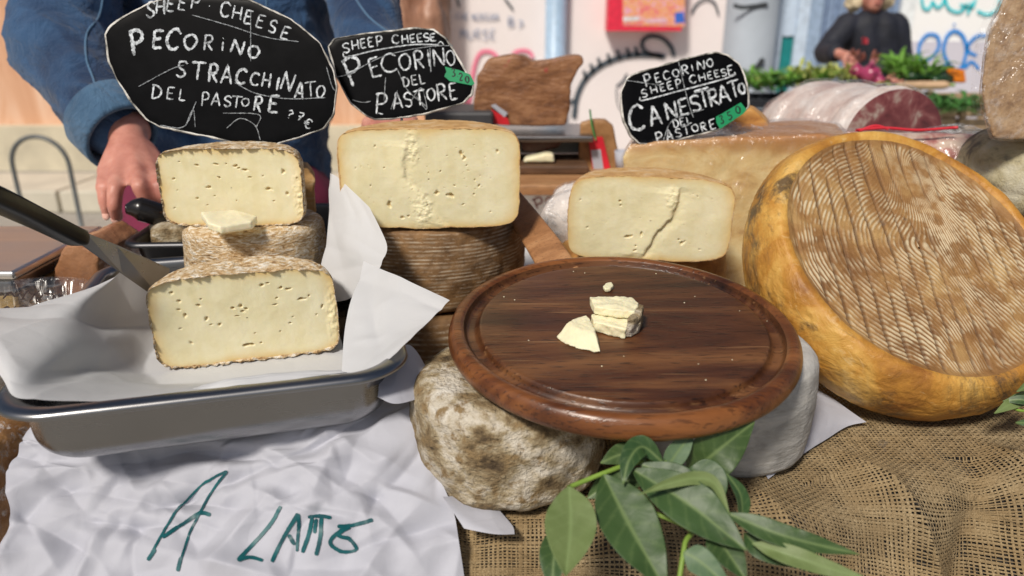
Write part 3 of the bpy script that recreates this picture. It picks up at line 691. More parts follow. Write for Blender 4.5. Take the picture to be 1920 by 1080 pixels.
vs = [ribbon(s, 7 if i not in (0, 1) else 4.5, projK, .06, seed=i) for i, s in enumerate(ink)]
vs += [ribbon([(292,1030),(278,1050)], 7, projK), ribbon([(340,1045),(334,1071)], 7, projK), ribbon([(305,1009),(340,984)], 6, projK)]
part('handwriting', *join(vs), M['teal_ink'], paperK)
# right-hand folded corner
fc = S3([[(742,662,.66),(768,648,.67),(800,690,.67)],[(715,700,.64),(755,705,.645),(808,722,.655)],[(708,745,.62),(745,758,.62),(800,742,.645)]], 40, 40)
fc += gnorm(fc) * (0.004 * (0.3 - np.abs(vn(fc, 26, 3))))[..., None]
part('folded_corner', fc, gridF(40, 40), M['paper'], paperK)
def small_sheet(pxs, z, label, seed):
    rows = [[UZ(*c, z + dz) for c, dz in r] for r in pxs]
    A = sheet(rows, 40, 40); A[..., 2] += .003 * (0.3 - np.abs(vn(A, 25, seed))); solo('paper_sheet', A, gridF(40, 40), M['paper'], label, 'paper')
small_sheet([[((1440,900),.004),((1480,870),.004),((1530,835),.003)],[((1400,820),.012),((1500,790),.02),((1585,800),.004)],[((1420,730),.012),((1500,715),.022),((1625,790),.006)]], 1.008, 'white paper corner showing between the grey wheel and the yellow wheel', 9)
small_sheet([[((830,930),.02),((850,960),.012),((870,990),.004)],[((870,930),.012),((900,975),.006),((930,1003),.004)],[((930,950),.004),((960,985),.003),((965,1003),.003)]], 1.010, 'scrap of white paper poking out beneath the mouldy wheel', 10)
# ------------------------------------------------------------ cheeses in the tray
def place_face(pl, pr, z):
    a = UZ(*pl, z); b = UZ(*pr, z); c = (a + b) / 2; yaw = math.atan2(b[1] - a[1], b[0] - a[0]); return c, yaw, np.linalg.norm(b - a)
cA, yA, wA = place_face((303, 693), (634, 655), 1.0745)
RA, HA = wA / 2 * 1.02, .090
hA = px_holes([(345,527,8,6),(355,545,10,7),(352,562,9,5),(385,557,9,7),(393,545,5,4),(362,575,12,8),(398,585,10,7),(405,597,6,4),(420,599,8,8),(448,571,10,6),(460,566,12,7),(470,572,8,6),
     (463,578,9,5),(452,587,8,3),(505,530,12,7),(515,525,7,4),(535,538,9,6),(550,540,10,7),(530,556,6,4),(527,570,9,4),(573,564,14,5),(588,558,6,5),(612,583,7,7),(550,612,6,4),(600,599,4,3),
     (365,631,6,7),(467,648,16,7),(490,648,6,5),(527,626,5,4),(480,625,4,3),(350,600,5,3),(556,600,4,3)], 470, 592, wA / 330)
zc = 1.0745 + HA / 2
half_cheese('cheese_half', 'front cut half of soft cheese lying on the paper in the steel tray', 'cheese', (cA[0], cA[1], zc), RA, HA, yA, M['rind_pale'], hA, p=6.5, seed=11, dome=.002, lip=.0030, crumble=((.083, -.006, .007, .035),), dep=.93)
bB = UZ(462, 600, 1.094); 
wheel('whole_cheese', 'small whole pale-rinded cheese between the front half and the top half in the tray', (-.293, .824, 1.0745), .0765, .1095, .012, M['rind_pale'], 21, .0022, 0, nth=240, nz=90)
def face_z(px, py, y): return UY(px, py, y)
yC = .792; lC = UY(311, 415, yC); rC = UY(573, 417, yC); HC = .083
half_cheese('cheese_half', 'topmost cut half of soft cheese stacked under the largest chalk sign', 'cheese', ((lC[0] + rC[0]) / 2, yC, 1.185 + HC / 2), (rC[0] - lC[0]) / 2, HC, R_(1), M['rind_pale'],
     px_holes([(338,331,5,4),(353,299,4,3),(384,307,8,5),(418,304,8,4),(437,303,5,4),(452,308,9,6),(458,312,6,4),(470,315,10,6),(475,328,8,3),(537,318,9,10),(508,350,11,8),(540,359,8,7),(400,344,9,5),(418,326,8,3),
     (377,365,7,4),(393,378,4,3),(408,361,3,3),(420,328,5,3),(500,325,4,3),(332,385,4,3),(515,372,6,3),(560,330,4,4),(342,352,3,3),(447,370,3,3)], 440, 347, .154 / 260), p=6.0, seed=12, dome=.0012, lip=.0030, crumble=((.072, -.01, .007, .03),))
def viewext(A, depth):
    c = A.mean(0); return (depth * c[0] / c[1], depth, 0)
def blob(name, label, cat, pts2d_px, y, depth, mat, voxel=.003, amp=.0015, sc=60, smooth=3, proj=None, group=None, seed=0, attrs=None, film=None, ext=None):
    """a solid whose outline is traced, given its own thickness and roughness."""
    A = np.array([UY(px, py, y) if proj is None else proj(px, py) for px, py in pts2d_px])
    V, F = remesh([prism(A, ext if ext is not None else viewext(A, depth))], voxel, smooth, amp, sc, 4, seed)
    t = thing(name, label, cat, (V[:, 0].mean(), V[:, 1].mean(), V[:, 2].min()), None, group)
    part('body', V, F, mat, t, attrs=attrs)
    return t, V, F
sliver = np.array([U(378,412,.775), U(440,408,.80), U(484,420,.80), U(474,432,.765), U(415,441,.745), U(392,434,.75)])
V, F = remesh([prism(sliver + np.array([0,0,.001]), (0, 0, .008))], .0013, 6, .0010, 90)
solo('cheese_sliver', V, F, simple('sliver_paste', (.80, .74, .52), .45, .05, 50, .3, 300, .0008, sss=.2), 'thin pale cheese sliver resting on the wheel in the middle of the tray stack', 'cheese')
pan('dark_baking_tin', 'dark metal baking tin behind the steel tray holding cheese ends', (-.475, .885, 1.075), R_(3), .26, .19, .062, M['tin_dark'], .008, 'tin', .02)
tE = blob('cheese_end', 'rough grey cheese end in the dark tin, left of the tray stack', 'cheese', [(283,440),(300,428),(330,424),(350,430),(352,495),(320,496),(292,480)], .90, .06, M['rind_mould'], .003, .003, 70)
tF = blob('cheese_end', 'tan rounded rind piece peeking out behind the topmost cut half', 'cheese', [(540,330),(560,313),(578,315),(592,335),(590,360),(594,395),(585,418),(545,420)], .90, .04, M['rind_tan'], .003, .002, 60)
# small knife and spatula
kn = thing('small_knife', 'small knife with a worn black handle resting across the dark tin', 'knife', U(290, 400, .98))
part('handle', *tube([U(236,392,.95), U(262,392,.955), U(300,404,.965), U(345,424,.985)], [.006, .0155, .0150, .0105], 16, 22), M['black_handle'], kn)
V, F = prism([U(343,418,.985), U(420,445,1.02), U(430,452,1.02), U(343,430,.985)], (0, .0015, .0)); part('blade', V, F, M['steel'], kn, False)
sp = thing('spatula', 'broad steel spatula with a black ridged handle leaning into the tray', 'spatula', U(150, 450, .70))
def bar(path, wv, hv, wdir, n=24, expo=.5):
    P = catmull(np.array(path), n); T = np.gradient(P, axis=0); T /= np.linalg.norm(T, axis=1, keepdims=True)
    A = np.cross(T, np.array(wdir, float)); A /= np.linalg.norm(A, axis=1, keepdims=True); B = np.cross(A, T); th = np.linspace(0, 2 * np.pi, 24, endpoint=False)
    c, s_ = np.sign(np.cos(th)) * np.abs(np.cos(th)) ** expo, np.sign(np.sin(th)) * np.abs(np.sin(th)) ** expo
    u = np.linspace(0, 1, n); w_ = np.interp(u, np.linspace(0, 1, len(wv)), wv); h_ = np.interp(u, np.linspace(0, 1, len(hv)), hv)
    V = P[:, None] + w_[:, None, None] * c[None, :, None] * A[:, None] + h_[:, None, None] * s_[None, :, None] * B[:, None]
    F = gridF(n, 24, cv=True).tolist(); F += [list(range(24))[::-1], list(range((n - 1) * 24, n * 24))]; return V.reshape(-1, 3), F
fwd = (0, .55, .85)
part('handle', *bar([U(-90,348,.55), U(-30,364,.58), U(60,405,.64), U(138,443,.69), U(152,450,.70)], [.0135, .0135, .0125, .0110, .0105, .0085], [.0085, .0085, .008, .008, .0055], fwd), M['black_plastic'], sp)
part('handle_ridge', *bar([U(-90,336,.545), U(-30,350,.573), U(60,391,.634), U(130,428,.680)], [.0030, .0032, .003, .0015], [.0022, .0024, .002, .001], fwd, 20, 1), M['black_plastic'], sp)
bl = [U(142,452,.70), U(160,438,.705), U(220,462,.735), U(318,506,.790), U(312,572,.775), U(226,512,.735)]
V, F = prism(bl, (0, .0006, .0012)); part('blade', V, F, M['steel_dark'], sp, False)
tl_ = [U(128,440,.69), U(148,434,.70), U(164,440,.708), U(150,455,.70), U(134,456,.69)]
part('bolster', *prism(tl_, (0, .003, .003)), M['steel'], sp, False)

# ------------------------------------------------------------ scale and tubs at the left
def tilted_box(px0, px1, z, dy, h): pass
M['plate'] = steel('matt_steel_plate', .36, (.78, .76, .73)); sc_ = thing('kitchen_scale', 'low kitchen scale with a steel weighing plate beside the steel tray', 'scale', (-.62, .86, 1.006))
o = part('plate', *box((-.80, .80, 1.118), (-.565, 1.00, 1.128)), M['plate'], sc_, False); bevel(o, .004, 3)
o = part('plate_rim', *box((-.795, .805, 1.100), (-.572, .995, 1.1165)), M['steel'], sc_, False); bevel(o, .004, 3)
o = part('body', *box((-.79, .81, 1.006), (-.575, .99, 1.098)), simple('amber_plastic_body', (.30, .20, .06), .3, .2, 10), sc_, False); bevel(o, .006, 3)
pb = thing('brown_paper_parcel', 'shiny copper-brown wrapped parcel between the scale and the dark tin', 'parcel', (-.52, .90, 1.006))
V, F = remesh([prism([UY(100,505,.86), UY(118,462,.86), UY(150,455,.86), UY(185,480,.86), UY(190,560,.86), UY(95,570,.86)], (0, .11, 0))], .004, 4, .004, 25)
part('body', V, F, multi('brown_shiny_paper', [(.3, (.22, .09, .04)), (.6, (.40, .20, .10)), (.8, (.55, .40, .30))], 14, .25, ((40, .6, .006),)), pb)
def tub(name, label, c, r0, r1, h, z, ink_strokes=None):
    t = thing(name, label, 'tub', (c[0], c[1], z)); pr = [(.001, z), (r0 - .006, z), (r0, z + .005), (r1, z + h), (r1 + .004, z + h + .001), (r1 + .004, z + h + .004), (r1 - .004, z + h + .006), (r1 - .010, z + h + .003), (.001, z + h + .003)]
    P = revolve(pr, 64, (c[0], c[1], 0)); part('shell', P, gridF(len(pr), 64, cv=True), M['tubplastic'], t); return t
M['tubplastic'] = film_mat('clear_tub_plastic', .4, 14, .06)
tcen = UZ(40, 562, 1.125)
tb2 = tub('plastic_tub', 'round clear plastic tub with black marker scribbles, left of the steel tray', (tcen[0] - .005, tcen[1]), .062, .072, .10, 1.02)
V = revolve([(.001, 1.085), (.063, 1.085), (.060, 1.03), (.001, 1.03)], 48, (tcen[0] - .005, tcen[1], 0))
part('contents', V, gridF(4, 48, cv=True), multi('dark_contents', [(.3, (.03, .035, .03)), (.6, (.16, .15, .13)), (.8, (.4, .38, .34))], 60, .5, ((90, .6, .004),)), tb2)
pt = plane_proj((0, 0, 1.130), (0, 0, 1))
scr = [[(5,560),(20,548),(28,556),(42,546)],[(40,563),(52,545),(60,552),(75,545)],[(55,566),(66,552),(70,566),(80,552)],[(82,550),(100,553),(96,566),(84,568)],[(106,553),(118,556),(104,568)],
       [(0,585),(14,575),(20,584),(30,574)],[(40,588),(48,574),(60,580),(72,572)],[(66,592),(74,577),(84,590)],[(90,580),(104,578),(98,592)],[(2,600),(24,592),(30,598),(52,590)]]
part('marker_writing', *join([ribbon(s, 3.2, pt, .1, seed=i) for i, s in enumerate(scr)]), M['ink'], tb2)
bag = remesh([ellipsoid(UZ(-75, 870, 1.02), (.055, .11, .045)), ellipsoid(UZ(-90, 960, .99), (.06, .08, .05))], .004, 5, .006, 30)
bg = thing('wrapped_bread', 'golden-brown food in a crinkled clear bag at the lower left edge', 'bag', (bag[0][:, 0].mean(), bag[0][:, 1].mean(), bag[0][:, 2].min()))
part('food', *bag, multi('golden_crust', [(.3, (.25, .10, .03)), (.6, (.50, .27, .10)), (.8, (.62, .45, .25))], 20, .5, ((60, .5, .004),)), bg)
Vb_, Fb_ = bag; c_ = Vb_.mean(0); Vf = c_ + (Vb_ - c_) * 1.05; Vf = Vf + .004 * np.stack([fbm(Vf, 50, 3, 71), fbm(Vf, 50, 3, 72), fbm(Vf, 50, 3, 73)], -1)
part('bag', Vf, Fb_, M['bag'], bg)

# ------------------------------------------------------------ middle stack
y1 = .812; l1 = UY(642, 425, y1); r1 = UY(973, 420, y1); W1_ = r1[0] - l1[0]; zb1 = UY(800, 427, y1)[2]; H1 = UY(800, 238, y1)[2] - zb1 - .002
s1 = W1_ / 331
cr1 = [((772-808)*s1, -(262-333)*s1), ((766-808)*s1, -(300-333)*s1), ((764-808)*s1, -(330-333)*s1), ((782-808)*s1, -(350-333)*s1), ((808-808)*s1, -(385-333)*s1), ((834-808)*s1, -(426-333)*s1)]
half_cheese('cheese_half', 'largest cut half with a crumbly crack, on a brown wheel below the middle sign', 'cheese', ((l1[0] + r1[0]) / 2, y1, zb1 + H1 / 2 + .0005), W1_ / 2, H1, 0, M['rind_tan'],
     px_holes([(868,288,10,18),(872,296,8,8),(735,382,9,18),(822,358,10,12),(848,364,14,9),(900,345,6,6),(757,405,6,6),(768,402,5,5),(830,320,4,4),(878,308,3,3),(713,273,3,6),(675,313,3,3),(728,312,3,3),(893,335,3,4),
     (842,290,3,2),(935,282,6,6),(890,362,6,4),(870,380,4,3),(700,345,3,3),(855,345,4,3),(920,395,3,3)], 808, 333, s1) + random_holes(45, .09, .09, 4, .0004, .0009), p=6.2, seed=31, dome=.0, lip=.0006, rings=130,
     cracks=((cr1, .0022, .009, .0014),), crumble=(((780-808)*s1, -(275-333)*s1, .009, .02), ((795-808)*s1, -(395-333)*s1, .012, .022)))
Rm = .116; cm = ((l1[0] + r1[0]) / 2 - .012, y1 + .112)
wheel('whole_cheese', 'brown basket-ridged wheel directly under the largest cut half', (cm[0], cm[1], zb1 - .1065), Rm, .105, .012, M['rind_brown'], 41, .0016, .0009, .0046, nth=420, nz=160, bulge=.0035)
wheel('whole_cheese', 'lowest brown ridged wheel of the middle stack, half hidden by the round board', (cm[0] + .008, cm[1] - .004, 1.0035), Rm, zb1 - .1075 - 1.0045, .012, M['rind_brown'], 42, .0016, .0009, .0046, nth=420, nz=100, bulge=.003)

# ------------------------------------------------------------ right half cheese and its support
y2 = .862; l2 = UY(1065, 488, y2); r2 = UY(1364, 488, y2); W2_ = r2[0] - l2[0]; s2 = W2_ / 299; zb2 = UY(1200, 488, y2)[2]; H2 = UY(1215, 335, y2)[2] - zb2
cr2 = [((1262-1214)*s2, -(350-412)*s2), ((1258-1214)*s2, -(385-412)*s2), ((1252-1214)*s2, -(408-412)*s2), ((1232-1214)*s2, -(430-412)*s2), ((1218-1214)*s2, -(455-412)*s2), ((1204-1214)*s2, -(486-412)*s2)]
half_cheese('cheese_half', 'cut half with a slanting crack standing behind the round wooden board', 'cheese', ((l2[0] + r2[0]) / 2, y2, zb2 + H2 / 2), W2_ / 2, H2, R_(-2), M['rind_tan'],
     px_holes([(1177,442,13,7),(1200,437,7,10),(1190,461,5,5),(1276,453,8,12),(1155,378,5,5),(1157,385,5,4),(1083,378,4,3),(1190,470,5,4),(1100,428,4,3),(1310,465,4,3),(1270,447,5,3),(1295,365,3,3)], 1214, 412, s2) + random_holes(22, .085, .08, 6, .0004, .0008),
     p=5.2, seed=32, dome=.0015, lip=.0006, cracks=((cr2, .0036, .011, .0022),), crumble=(((1250-1214)*s2, -(370-412)*s2, .008, .014),), tilt=R_(1.2))
wheel('whole_cheese', 'orange-rinded wheel under the cut half behind the board, mostly hidden', ((l2[0] + r2[0]) / 2 + .01, y2 + .108, 1.0045), .112, zb2 - 1.0075, .02, M['rind_orange'], 43, .002, .0006, nth=200, nz=70)
hd = thing('wooden_paddle', 'wooden paddle handle leaning between the middle stack and the right cut half', 'paddle', U(1010, 450, .90))
part('handle', *bar([U(945,352,.95), U(985,412,.90), U(1025,470,.845), U(1062,530,.80)], [.012, .017, .019, .020], [.006, .007, .007, .007], (.05, .93, -.35), 30, .4), M['wood_light'], hd)
bgv = remesh([ellipsoid(U(1068, 420, 1.03), (.040, .04, .048)), ellipsoid(U(1075, 380, 1.06), (.032, .03, .028))], .004, 5, .005, 30)
wbg = thing('wrapped_cheese', 'small pale cheese in crinkled clear film just left of the right cut half', 'cheese', (bgv[0][:, 0].mean(), bgv[0][:, 1].mean(), bgv[0][:, 2].min()))
part('cheese', *bgv, simple('pale_pink_cheese', (.72, .66, .62), .6, .08, 20), wbg)
part('film', bgv[0].mean(0) + (bgv[0] - bgv[0].mean(0)) * 1.06 + .003 * np.stack([fbm(bgv[0], 60, 3, 74), fbm(bgv[0], 60, 3, 75), fbm(bgv[0], 60, 3, 76)], -1), bgv[1], M['bag'], wbg)

# ------------------------------------------------------------ big block in film behind
def wrapped(name, label, cat, pts, y, depth, mat, filmmat, voxel=.004, amp=.002, sc=40, grow=.004, wr=.0035, seed=0, pname='body', ext=None, attrsf=None):
    A = np.array([UY(px, py, y) for px, py in pts]); V, F = remesh([prism(A, ext if ext is not None else viewext(A, depth))], voxel, 4, amp, sc, 4, seed)
    t = thing(name, label, cat, (V[:, 0].mean(), V[:, 1].mean(), V[:, 2].min()))
    part(pname, V, F, mat, t, attrs=attrsf(V) if attrsf else None)
    me = new_mesh('t', V, F); n = np.empty(len(V) * 3, np.float32); me.vertices.foreach_get('normal', n); n = n.reshape(-1, 3); bpy.data.meshes.remove(me)
    Vf = V + n * (grow + wr * fbm(V + .02 * fbm(V, 12, 2, seed)[:, None], 45, 4, seed + 3))[:, None]
    part('film', Vf, F, filmmat, t); return t, V, F, n
def blockmat():
    m = NT('wrapped_block_paste'); e = m.attr('edge'); n = m.noise(16, 7, 0.68, .8, m.coord((1, 1, 1.8)))
    c = m.ramp(n, [(.32, (.50, .30, .12)), (.45, (.70, .50, .23)), (.6, (.80, .64, .34)), (.75, (.86, .76, .48))]); c = m.mix(m.ramp(e, [(0, 1), (.6, .65), (1, 0)]), c, (.42, .19, .06))
    return m.set(c, .45, m.bump(m.noise(120, 4), .3, .002))
M['block'] = blockmat()
yQ = .99
def qe(V): ztop = V[:, 2].max(); return {'edge': np.clip((ztop - V[:, 2]) / .028 + .35 * fbm(V, 30, 3, 2), 0, 1)}
wrapped('wrapped_cheese', 'big yellow cheese block with brown top in cling film behind the right cut half', 'cheese',
        [(1168,292),(1180,272),(1230,266),(1400,258),(1540,252),(1600,262),(1600,560),(1160,560),(1166,420)], yQ, .15, M['block'], M['film_fine'], .004, .0018, 40, .003, .004, 5, 'cheese', attrsf=qe)
wedge = blob('cheese_wedge', 'orange-brown rind wedge standing behind the chalk sign with the long name', 'cheese', [(1330,262),(1360,225),(1390,202),(1412,203),(1436,225),(1462,262)], 1.10, .05, M['rind_orange'], .004, .002, 40)
# mortadella-like salami, half cut
def roll(name, label, cat, c, axis, R, L, facemat, skinmat, sq=.85, seed=0, sag=0, film=None, ridges=0, facecol=True):
    ax = np.array(axis, float); ax /= np.linalg.norm(ax); A = np.cross(ax, [0, 0, 1]); A /= np.linalg.norm(A); B = np.cross(A, ax)
    t = thing(name, label, cat, np.array(c) - np.array([0, 0, R * sq])); th = np.linspace(0, 2 * np.pi, 160, endpoint=False); m = 100
    s = np.linspace(0, 1, m); r = R * np.minimum(1, np.sqrt(np.clip(1 - ((s - .55) / .45).clip(0) ** 2.2, 0.0005, 1)))
    P = np.array(c) + ax * L * s[:, None, None] + r[:, None, None] * (np.cos(th)[None, :, None] * A + sq * np.sin(th)[None, :, None] * B)
    N = gnorm(P, cv=True); N *= np.sign(np.sum(N * (P - (np.array(c) + ax * L * .5)), -1, keepdims=True))
    P = P + N * (.0015 * fbm(P, 40, 4, seed) + ridges * np.maximum(0, np.sin(s * 22))[:, None] ** .6 * (s > .05)[:, None])[..., None]
    part('casing', P, gridF(m, 160, cv=True), skinmat, t)
    k = np.linspace(.004, 1, 50); Q = np.array(c) + (r[0] * k)[:, None, None] * (np.cos(th)[None, :, None] * A + sq * np.sin(th)[None, :, None] * B) - ax * (.004 * (1 - k ** 4))[:, None, None]
    part('cut_face', Q, gridF(50, 160, cv=True), facemat, t)
    if film:
        Pf = P + N * (.004 + .004 * fbm(P, 35, 3, seed + 2))[..., None]; part('film', Pf, gridF(m, 160, cv=True), film, t)
    return t
M['salami'] = multi('marbled_purple_salami', [(.33, (.09, .02, .025)), (.47, (.17, .04, .045)), (.56, (.24, .08, .08)), (.66, (.40, .30, .26)), (.78, (.50, .42, .37))], 22, .4, ((120, .3, .001),), (1, 1, 1), .5, 4)
M['casing'] = multi('white_pink_casing', [(.3, (.45, .30, .27)), (.5, (.62, .52, .48)), (.7, (.74, .70, .68))], 20, .55, ((80, .5, .003),))
roll('salami', 'thick half-cut purple salami in white casing on the table behind the yellow wheel', 'salami', U(1674, 268, 1.22), (-.34, .94, -.02), .104, .28, M['salami'], M['casing'], .82, 3, 0, M['film_fine'], .004)
M['pink'] = multi('pink_marbled_salami', [(.33, (.26, .06, .06)), (.47, (.45, .20, .17)), (.55, (.58, .42, .34)), (.7, (.66, .55, .45))], 26, .45, ((120, .4, .002),), (1, 1, 1), .8, 6)
roll('salami', 'long pink marbled salami in clear film lying behind the yellow wheel', 'salami', U(1870, 318, 1.06), (-1, .12, 0), .052, .37, M['pink'], M['pink'], .95, 6, 0, M['film_fine'], 0)
st_ = [[(1605,248),(1660,244),(1720,248),(1795,243)],[(1610,250),(1640,240),(1665,246)]]
sv = [tube([U(x, y - 4, 1.02) for x, y in q], .0022, 6, 24) for q in st_]
solo('red_ribbon', *join(sv), simple('red_tape', (.62, .03, .05), .4), 'thin red ribbon lying along the top of the pink salami', 'ribbon')
# right edge pieces
M['choc'] = multi('brown_crusty_cheese', [(.3, (.20, .11, .055)), (.5, (.42, .27, .15)), (.7, (.56, .40, .25))], 60, .5, ((200, .7, .002), (40, .3, .004)), (1, 1, 1), .4, 7)
_, Vr, Fr, Nr = wrapped('wrapped_cheese', 'tall brown cheese piece in shiny cling film at the upper right edge', 'cheese', [(1912,-70),(1880,0),(1855,60),(1845,120),(1840,175),(1850,225),(1862,258),(1890,263),(2060,262),(2060,-80)], .86, .10, M['choc'], M['film'], .003, .0012, 90, .0025, .0025, 9, 'cheese')
gat = [[UY(1912,-80,.855), UY(1925,-80,.85)], [UY(1868,-5,.855), UY(1890,-5,.85)], [UY(1833,60,.86), UY(1862,60,.85)], [UY(1822,130,.865), UY(1848,130,.85)], [UY(1820,190,.865), UY(1850,200,.85)], [UY(1842,235,.86), UY(1862,250,.85)]]
A = sheet(gat, 80, 14); A += gnorm(A) * (.003 * fbm(A, 90, 3, 5))[..., None]
solo('film_edge', A, gridF(80, 14), M['bag'], 'gathered white edge of cling film along the side of the tall brown cheese', 'film')
rg_ = (Matrix.Rotation(R_(0), 3, 'Z'))
wheel('whole_cheese', 'mouldy yellow-grey wheel under the film-wrapped brown piece at the right edge', (.665, .935, 1.166), .092, .098, .035,
      multi('mouldy_yellow_rind', [(.3, (.035, .035, .035)), (.42, (.20, .18, .13)), (.5, (.45, .40, .25)), (.65, (.55, .52, .40))], 22, .85, ((240, .8, .002),), (1, 1, 1), .6, 9, spots=[(9, .60, .68, (.10, .06, .04))]), 51, .002, 0, nth=220, nz=90)
wheel('whole_cheese', 'dark brown wheel beneath the mouldy wheel at the right edge', (.675, .945, 1.0045), .088, .160, .02, M['rind_brown'], 52, .0015, .0008, nth=200, nz=70)
film2 = S3([[(1720,262,1.07),(1740,240,1.10),(1790,232,1.14)],[(1790,268,1.05),(1800,246,1.08),(1840,240,1.12)],[(1850,275,1.0),(1865,258,1.03),(1880,250,1.08)]], 50, 50)
film2 += gnorm(film2) * (.008 * fbm(film2, 35, 4, 3))[..., None]
solo('cling_film', film2, gridF(50, 50), M['bag'], 'loose crumpled cling film between the pink salami and the brown piece', 'film')
film3 = S3([[(1340,262,1.0),(1345,235,1.03),(1352,222,1.05)],[(1400,262,1.0),(1400,240,1.03),(1410,234,1.06)],[(1480,262,1.0),(1470,250,1.04),(1500,246,1.08)]], 50, 50)
film3 += gnorm(film3) * (.007 * fbm(film3, 40, 4, 8))[..., None]
solo('cling_film', film3, gridF(50, 50), M['bag'], 'loose crumpled cling film on top of the big yellow block beside the chalk sign', 'film')

# ------------------------------------------------------------ two wheels under the board, and the board
wheel('whole_cheese', 'mouldy white-brown wheel supporting the front of the round board', (-.003, .594, 1.0085), .0850, .099, .021, M['rind_mould'], 61, .0030, 0, nth=420, nz=160, bulge=.002, lump=.0028)
wheel('whole_cheese', 'grey bloomy wheel under the board, just left of the yellow wheel', (.203, .642, 1.0085), .0815, .104, .014, M['rind_grey'], 62, .0013, .0005, .0048, nth=360, nz=140, bulge=.002)
bc = U(1165, 604, .675); TB = R_(5.2)
rotB = Matrix.Rotation(TB, 3, 'X')
bd = thing('round_board', 'round dark wooden serving board with a juice groove, tilted on two wheels', 'board', bc, rotB)
RB = .1565
inn = [(.0003, 0), (.4 * RB, 0), (.8 * RB, 0), (.818 * RB, -.0003), (.826 * RB, -.0030), (.836 * RB, -.0062), (.852 * RB, -.0078), (.880 * RB, -.0080), (.896 * RB, -.0064), (.904 * RB, -.0034), (.910 * RB, -.0006)]
rim = [(.910 * RB, -.0006), (.918 * RB, .0008), (.930 * RB, .0016), (.950 * RB, .0018), (.972 * RB, .0006), (.990 * RB, -.0030), (.999 * RB, -.0080), (1.0 * RB, -.0120), (.990 * RB, -.0160), (.965 * RB, -.0195), (.93 * RB, -.0215), (.0003, -.0215)]
for nm_, pr, mt in (('board_face', inn, M['board_top']), ('board_rim', rim, M['board_rim'])):
    pr = resample(pr, 90) if nm_ == 'board_face' else resample(pr, 90)
    P = revolve(pr, 240); P[..., 2] += .0004 * fbm(P, 12, 3, 5); part(nm_, P, gridF(len(pr), 240, cv=True), mt, bd, world=False)
nB = np.array(rotB @ Vector((0, 0, 1))); pB = plane_proj(bc + nB * .0006, nB)
def chunk(poly, h, seed, vox=.0010, amp=.0017, top=None):
    A = np.array([pB(*q) for q in poly]); V, F = remesh([prism(A, nB * h)], vox, 3, amp, 190, 4, seed); return V, F
M['crumb'] = simple('cheese_chunk_paste', (.80, .74, .50), .5, .08, 80, .5, 300, .001, sss=.2)
ch = thing('cheese_chunk', 'split cheese cube with floury rind at one end, on the round board', 'cheese', pB(1155, 612))
V, F = chunk([(1107,606),(1112,622),(1150,631),(1172,636),(1180,626),(1190,606),(1150,596)], .010, 3); part('paste', V, F, M['crumb'], ch)
V2, F2 = chunk([(1104,592),(1112,612),(1165,620),(1188,622),(1196,604),(1180,592)], .008, 4); V2 = V2 + nB * .0112 + np.array([0, .002, 0]); part('paste', V2, F2, M['crumb'], ch)
V, F = chunk([(1172,634),(1183,633),(1200,622),(1205,604),(1196,600),(1186,612)], .0175, 5, .0012, .0016); part('rind', V, F, M['rind_mould'], ch)
V, F = chunk([(1042,633),(1068,650),(1128,664),(1122,640),(1108,618),(1100,612),(1075,616)], .011, 6, .0012, .0012)
d = V @ nB - pB(1080, 640) @ nB; sh = np.clip(d / .011, 0, 1)[:, None]; apex = pB(1096, 612); V = V + (apex - V) * (np.array([1, 1, 0]) * .38) * sh
solo('cheese_chunk', V, F, M['crumb'], 'wedge-shaped cheese chunk on the round board, in front of the split cube', 'cheese')
V, F = chunk([(1130,543),(1136,537),(1146,534),(1150,541),(1144,547),(1134,548)], .004, 7, .0008, .0006); solo('cheese_crumb', V, F, M['crumb'], 'single small white crumb lying alone towards the back of the round board', 'crumb')
cv = []
rr = np.random.default_rng(3)
for k in range(16):
    a = rr.uniform(0, 6.28); q = rr.uniform(.1, .9) ** .5 * RB * .9; p = bc + np.array(rotB @ Vector((q * math.cos(a), q * math.sin(a), .0004))); s_ = rr.uniform(.0003, .0009)
    cv.append(ellipsoid(p, (s_, s_ * rr.uniform(.6, 1), s_ * .6), 5))
cc = solo('cheese_crumbs', *join(cv), M['crumb'], 'tiny scattered cheese crumbs on the round board', 'crumbs', kind='stuff')

# ------------------------------------------------------------ the big yellow wheel
cT = U(1722, 478, .788); nT = np.array([.171, -.634, .753]); nT /= np.linalg.norm(nT)
gx = np.cross([0, 1.0, .2], nT); gx /= np.linalg.norm(gx); gy = np.cross(nT, gx)      # gy: up the face
rotT = Matrix((gx, gy, nT)).transposed()
RT, HT = .166, .083
cT = cT + np.array([0, 0, .008])
tT = thing('whole_cheese', 'huge golden cheese wheel with a herringbone-patterned face, leaning back on the burlap', 'cheese', cT, rotT)
rings, nth = 300, 900
th = np.linspace(0, 2 * np.pi, nth, endpoint=False); s = np.linspace(.003, 1, rings) ** .8
RF = RT * .885
fx = RF * s[:, None] * np.cos(th); fy = RF * s[:, None] * np.sin(th); Q = np.stack([fx, fy, 0 * fx], -1)
wx = fx + .004 * fbm(Q, 9, 2, 3); wy = fy + .004 * fbm(Q, 9, 2, 4)
gsp = .0172; gph = (wx * math.cos(.10) + wy * math.sin(.10)) / gsp; gd = np.abs(gph - np.round(gph)) * gsp
groove = np.exp(-(gd / .0015) ** 2) * np.clip(.75 + 1.2 * vn(Q, 22, 5), .15, 1)
cell = np.round(gph - .5)
ww_ = np.clip((wx + .045) / .10, 0, 1); ww_ = ww_ * ww_ * (3 - 2 * ww_); ph = ((1 - ww_) * -np.sqrt((wx - .0) ** 2 + wy ** 2 + .01 ** 2) + ww_ * .74 * (wx + wy * .8)) / .0047 + 1.3 * fbm(Q, 13, 3, 7) + 0.25 * cell
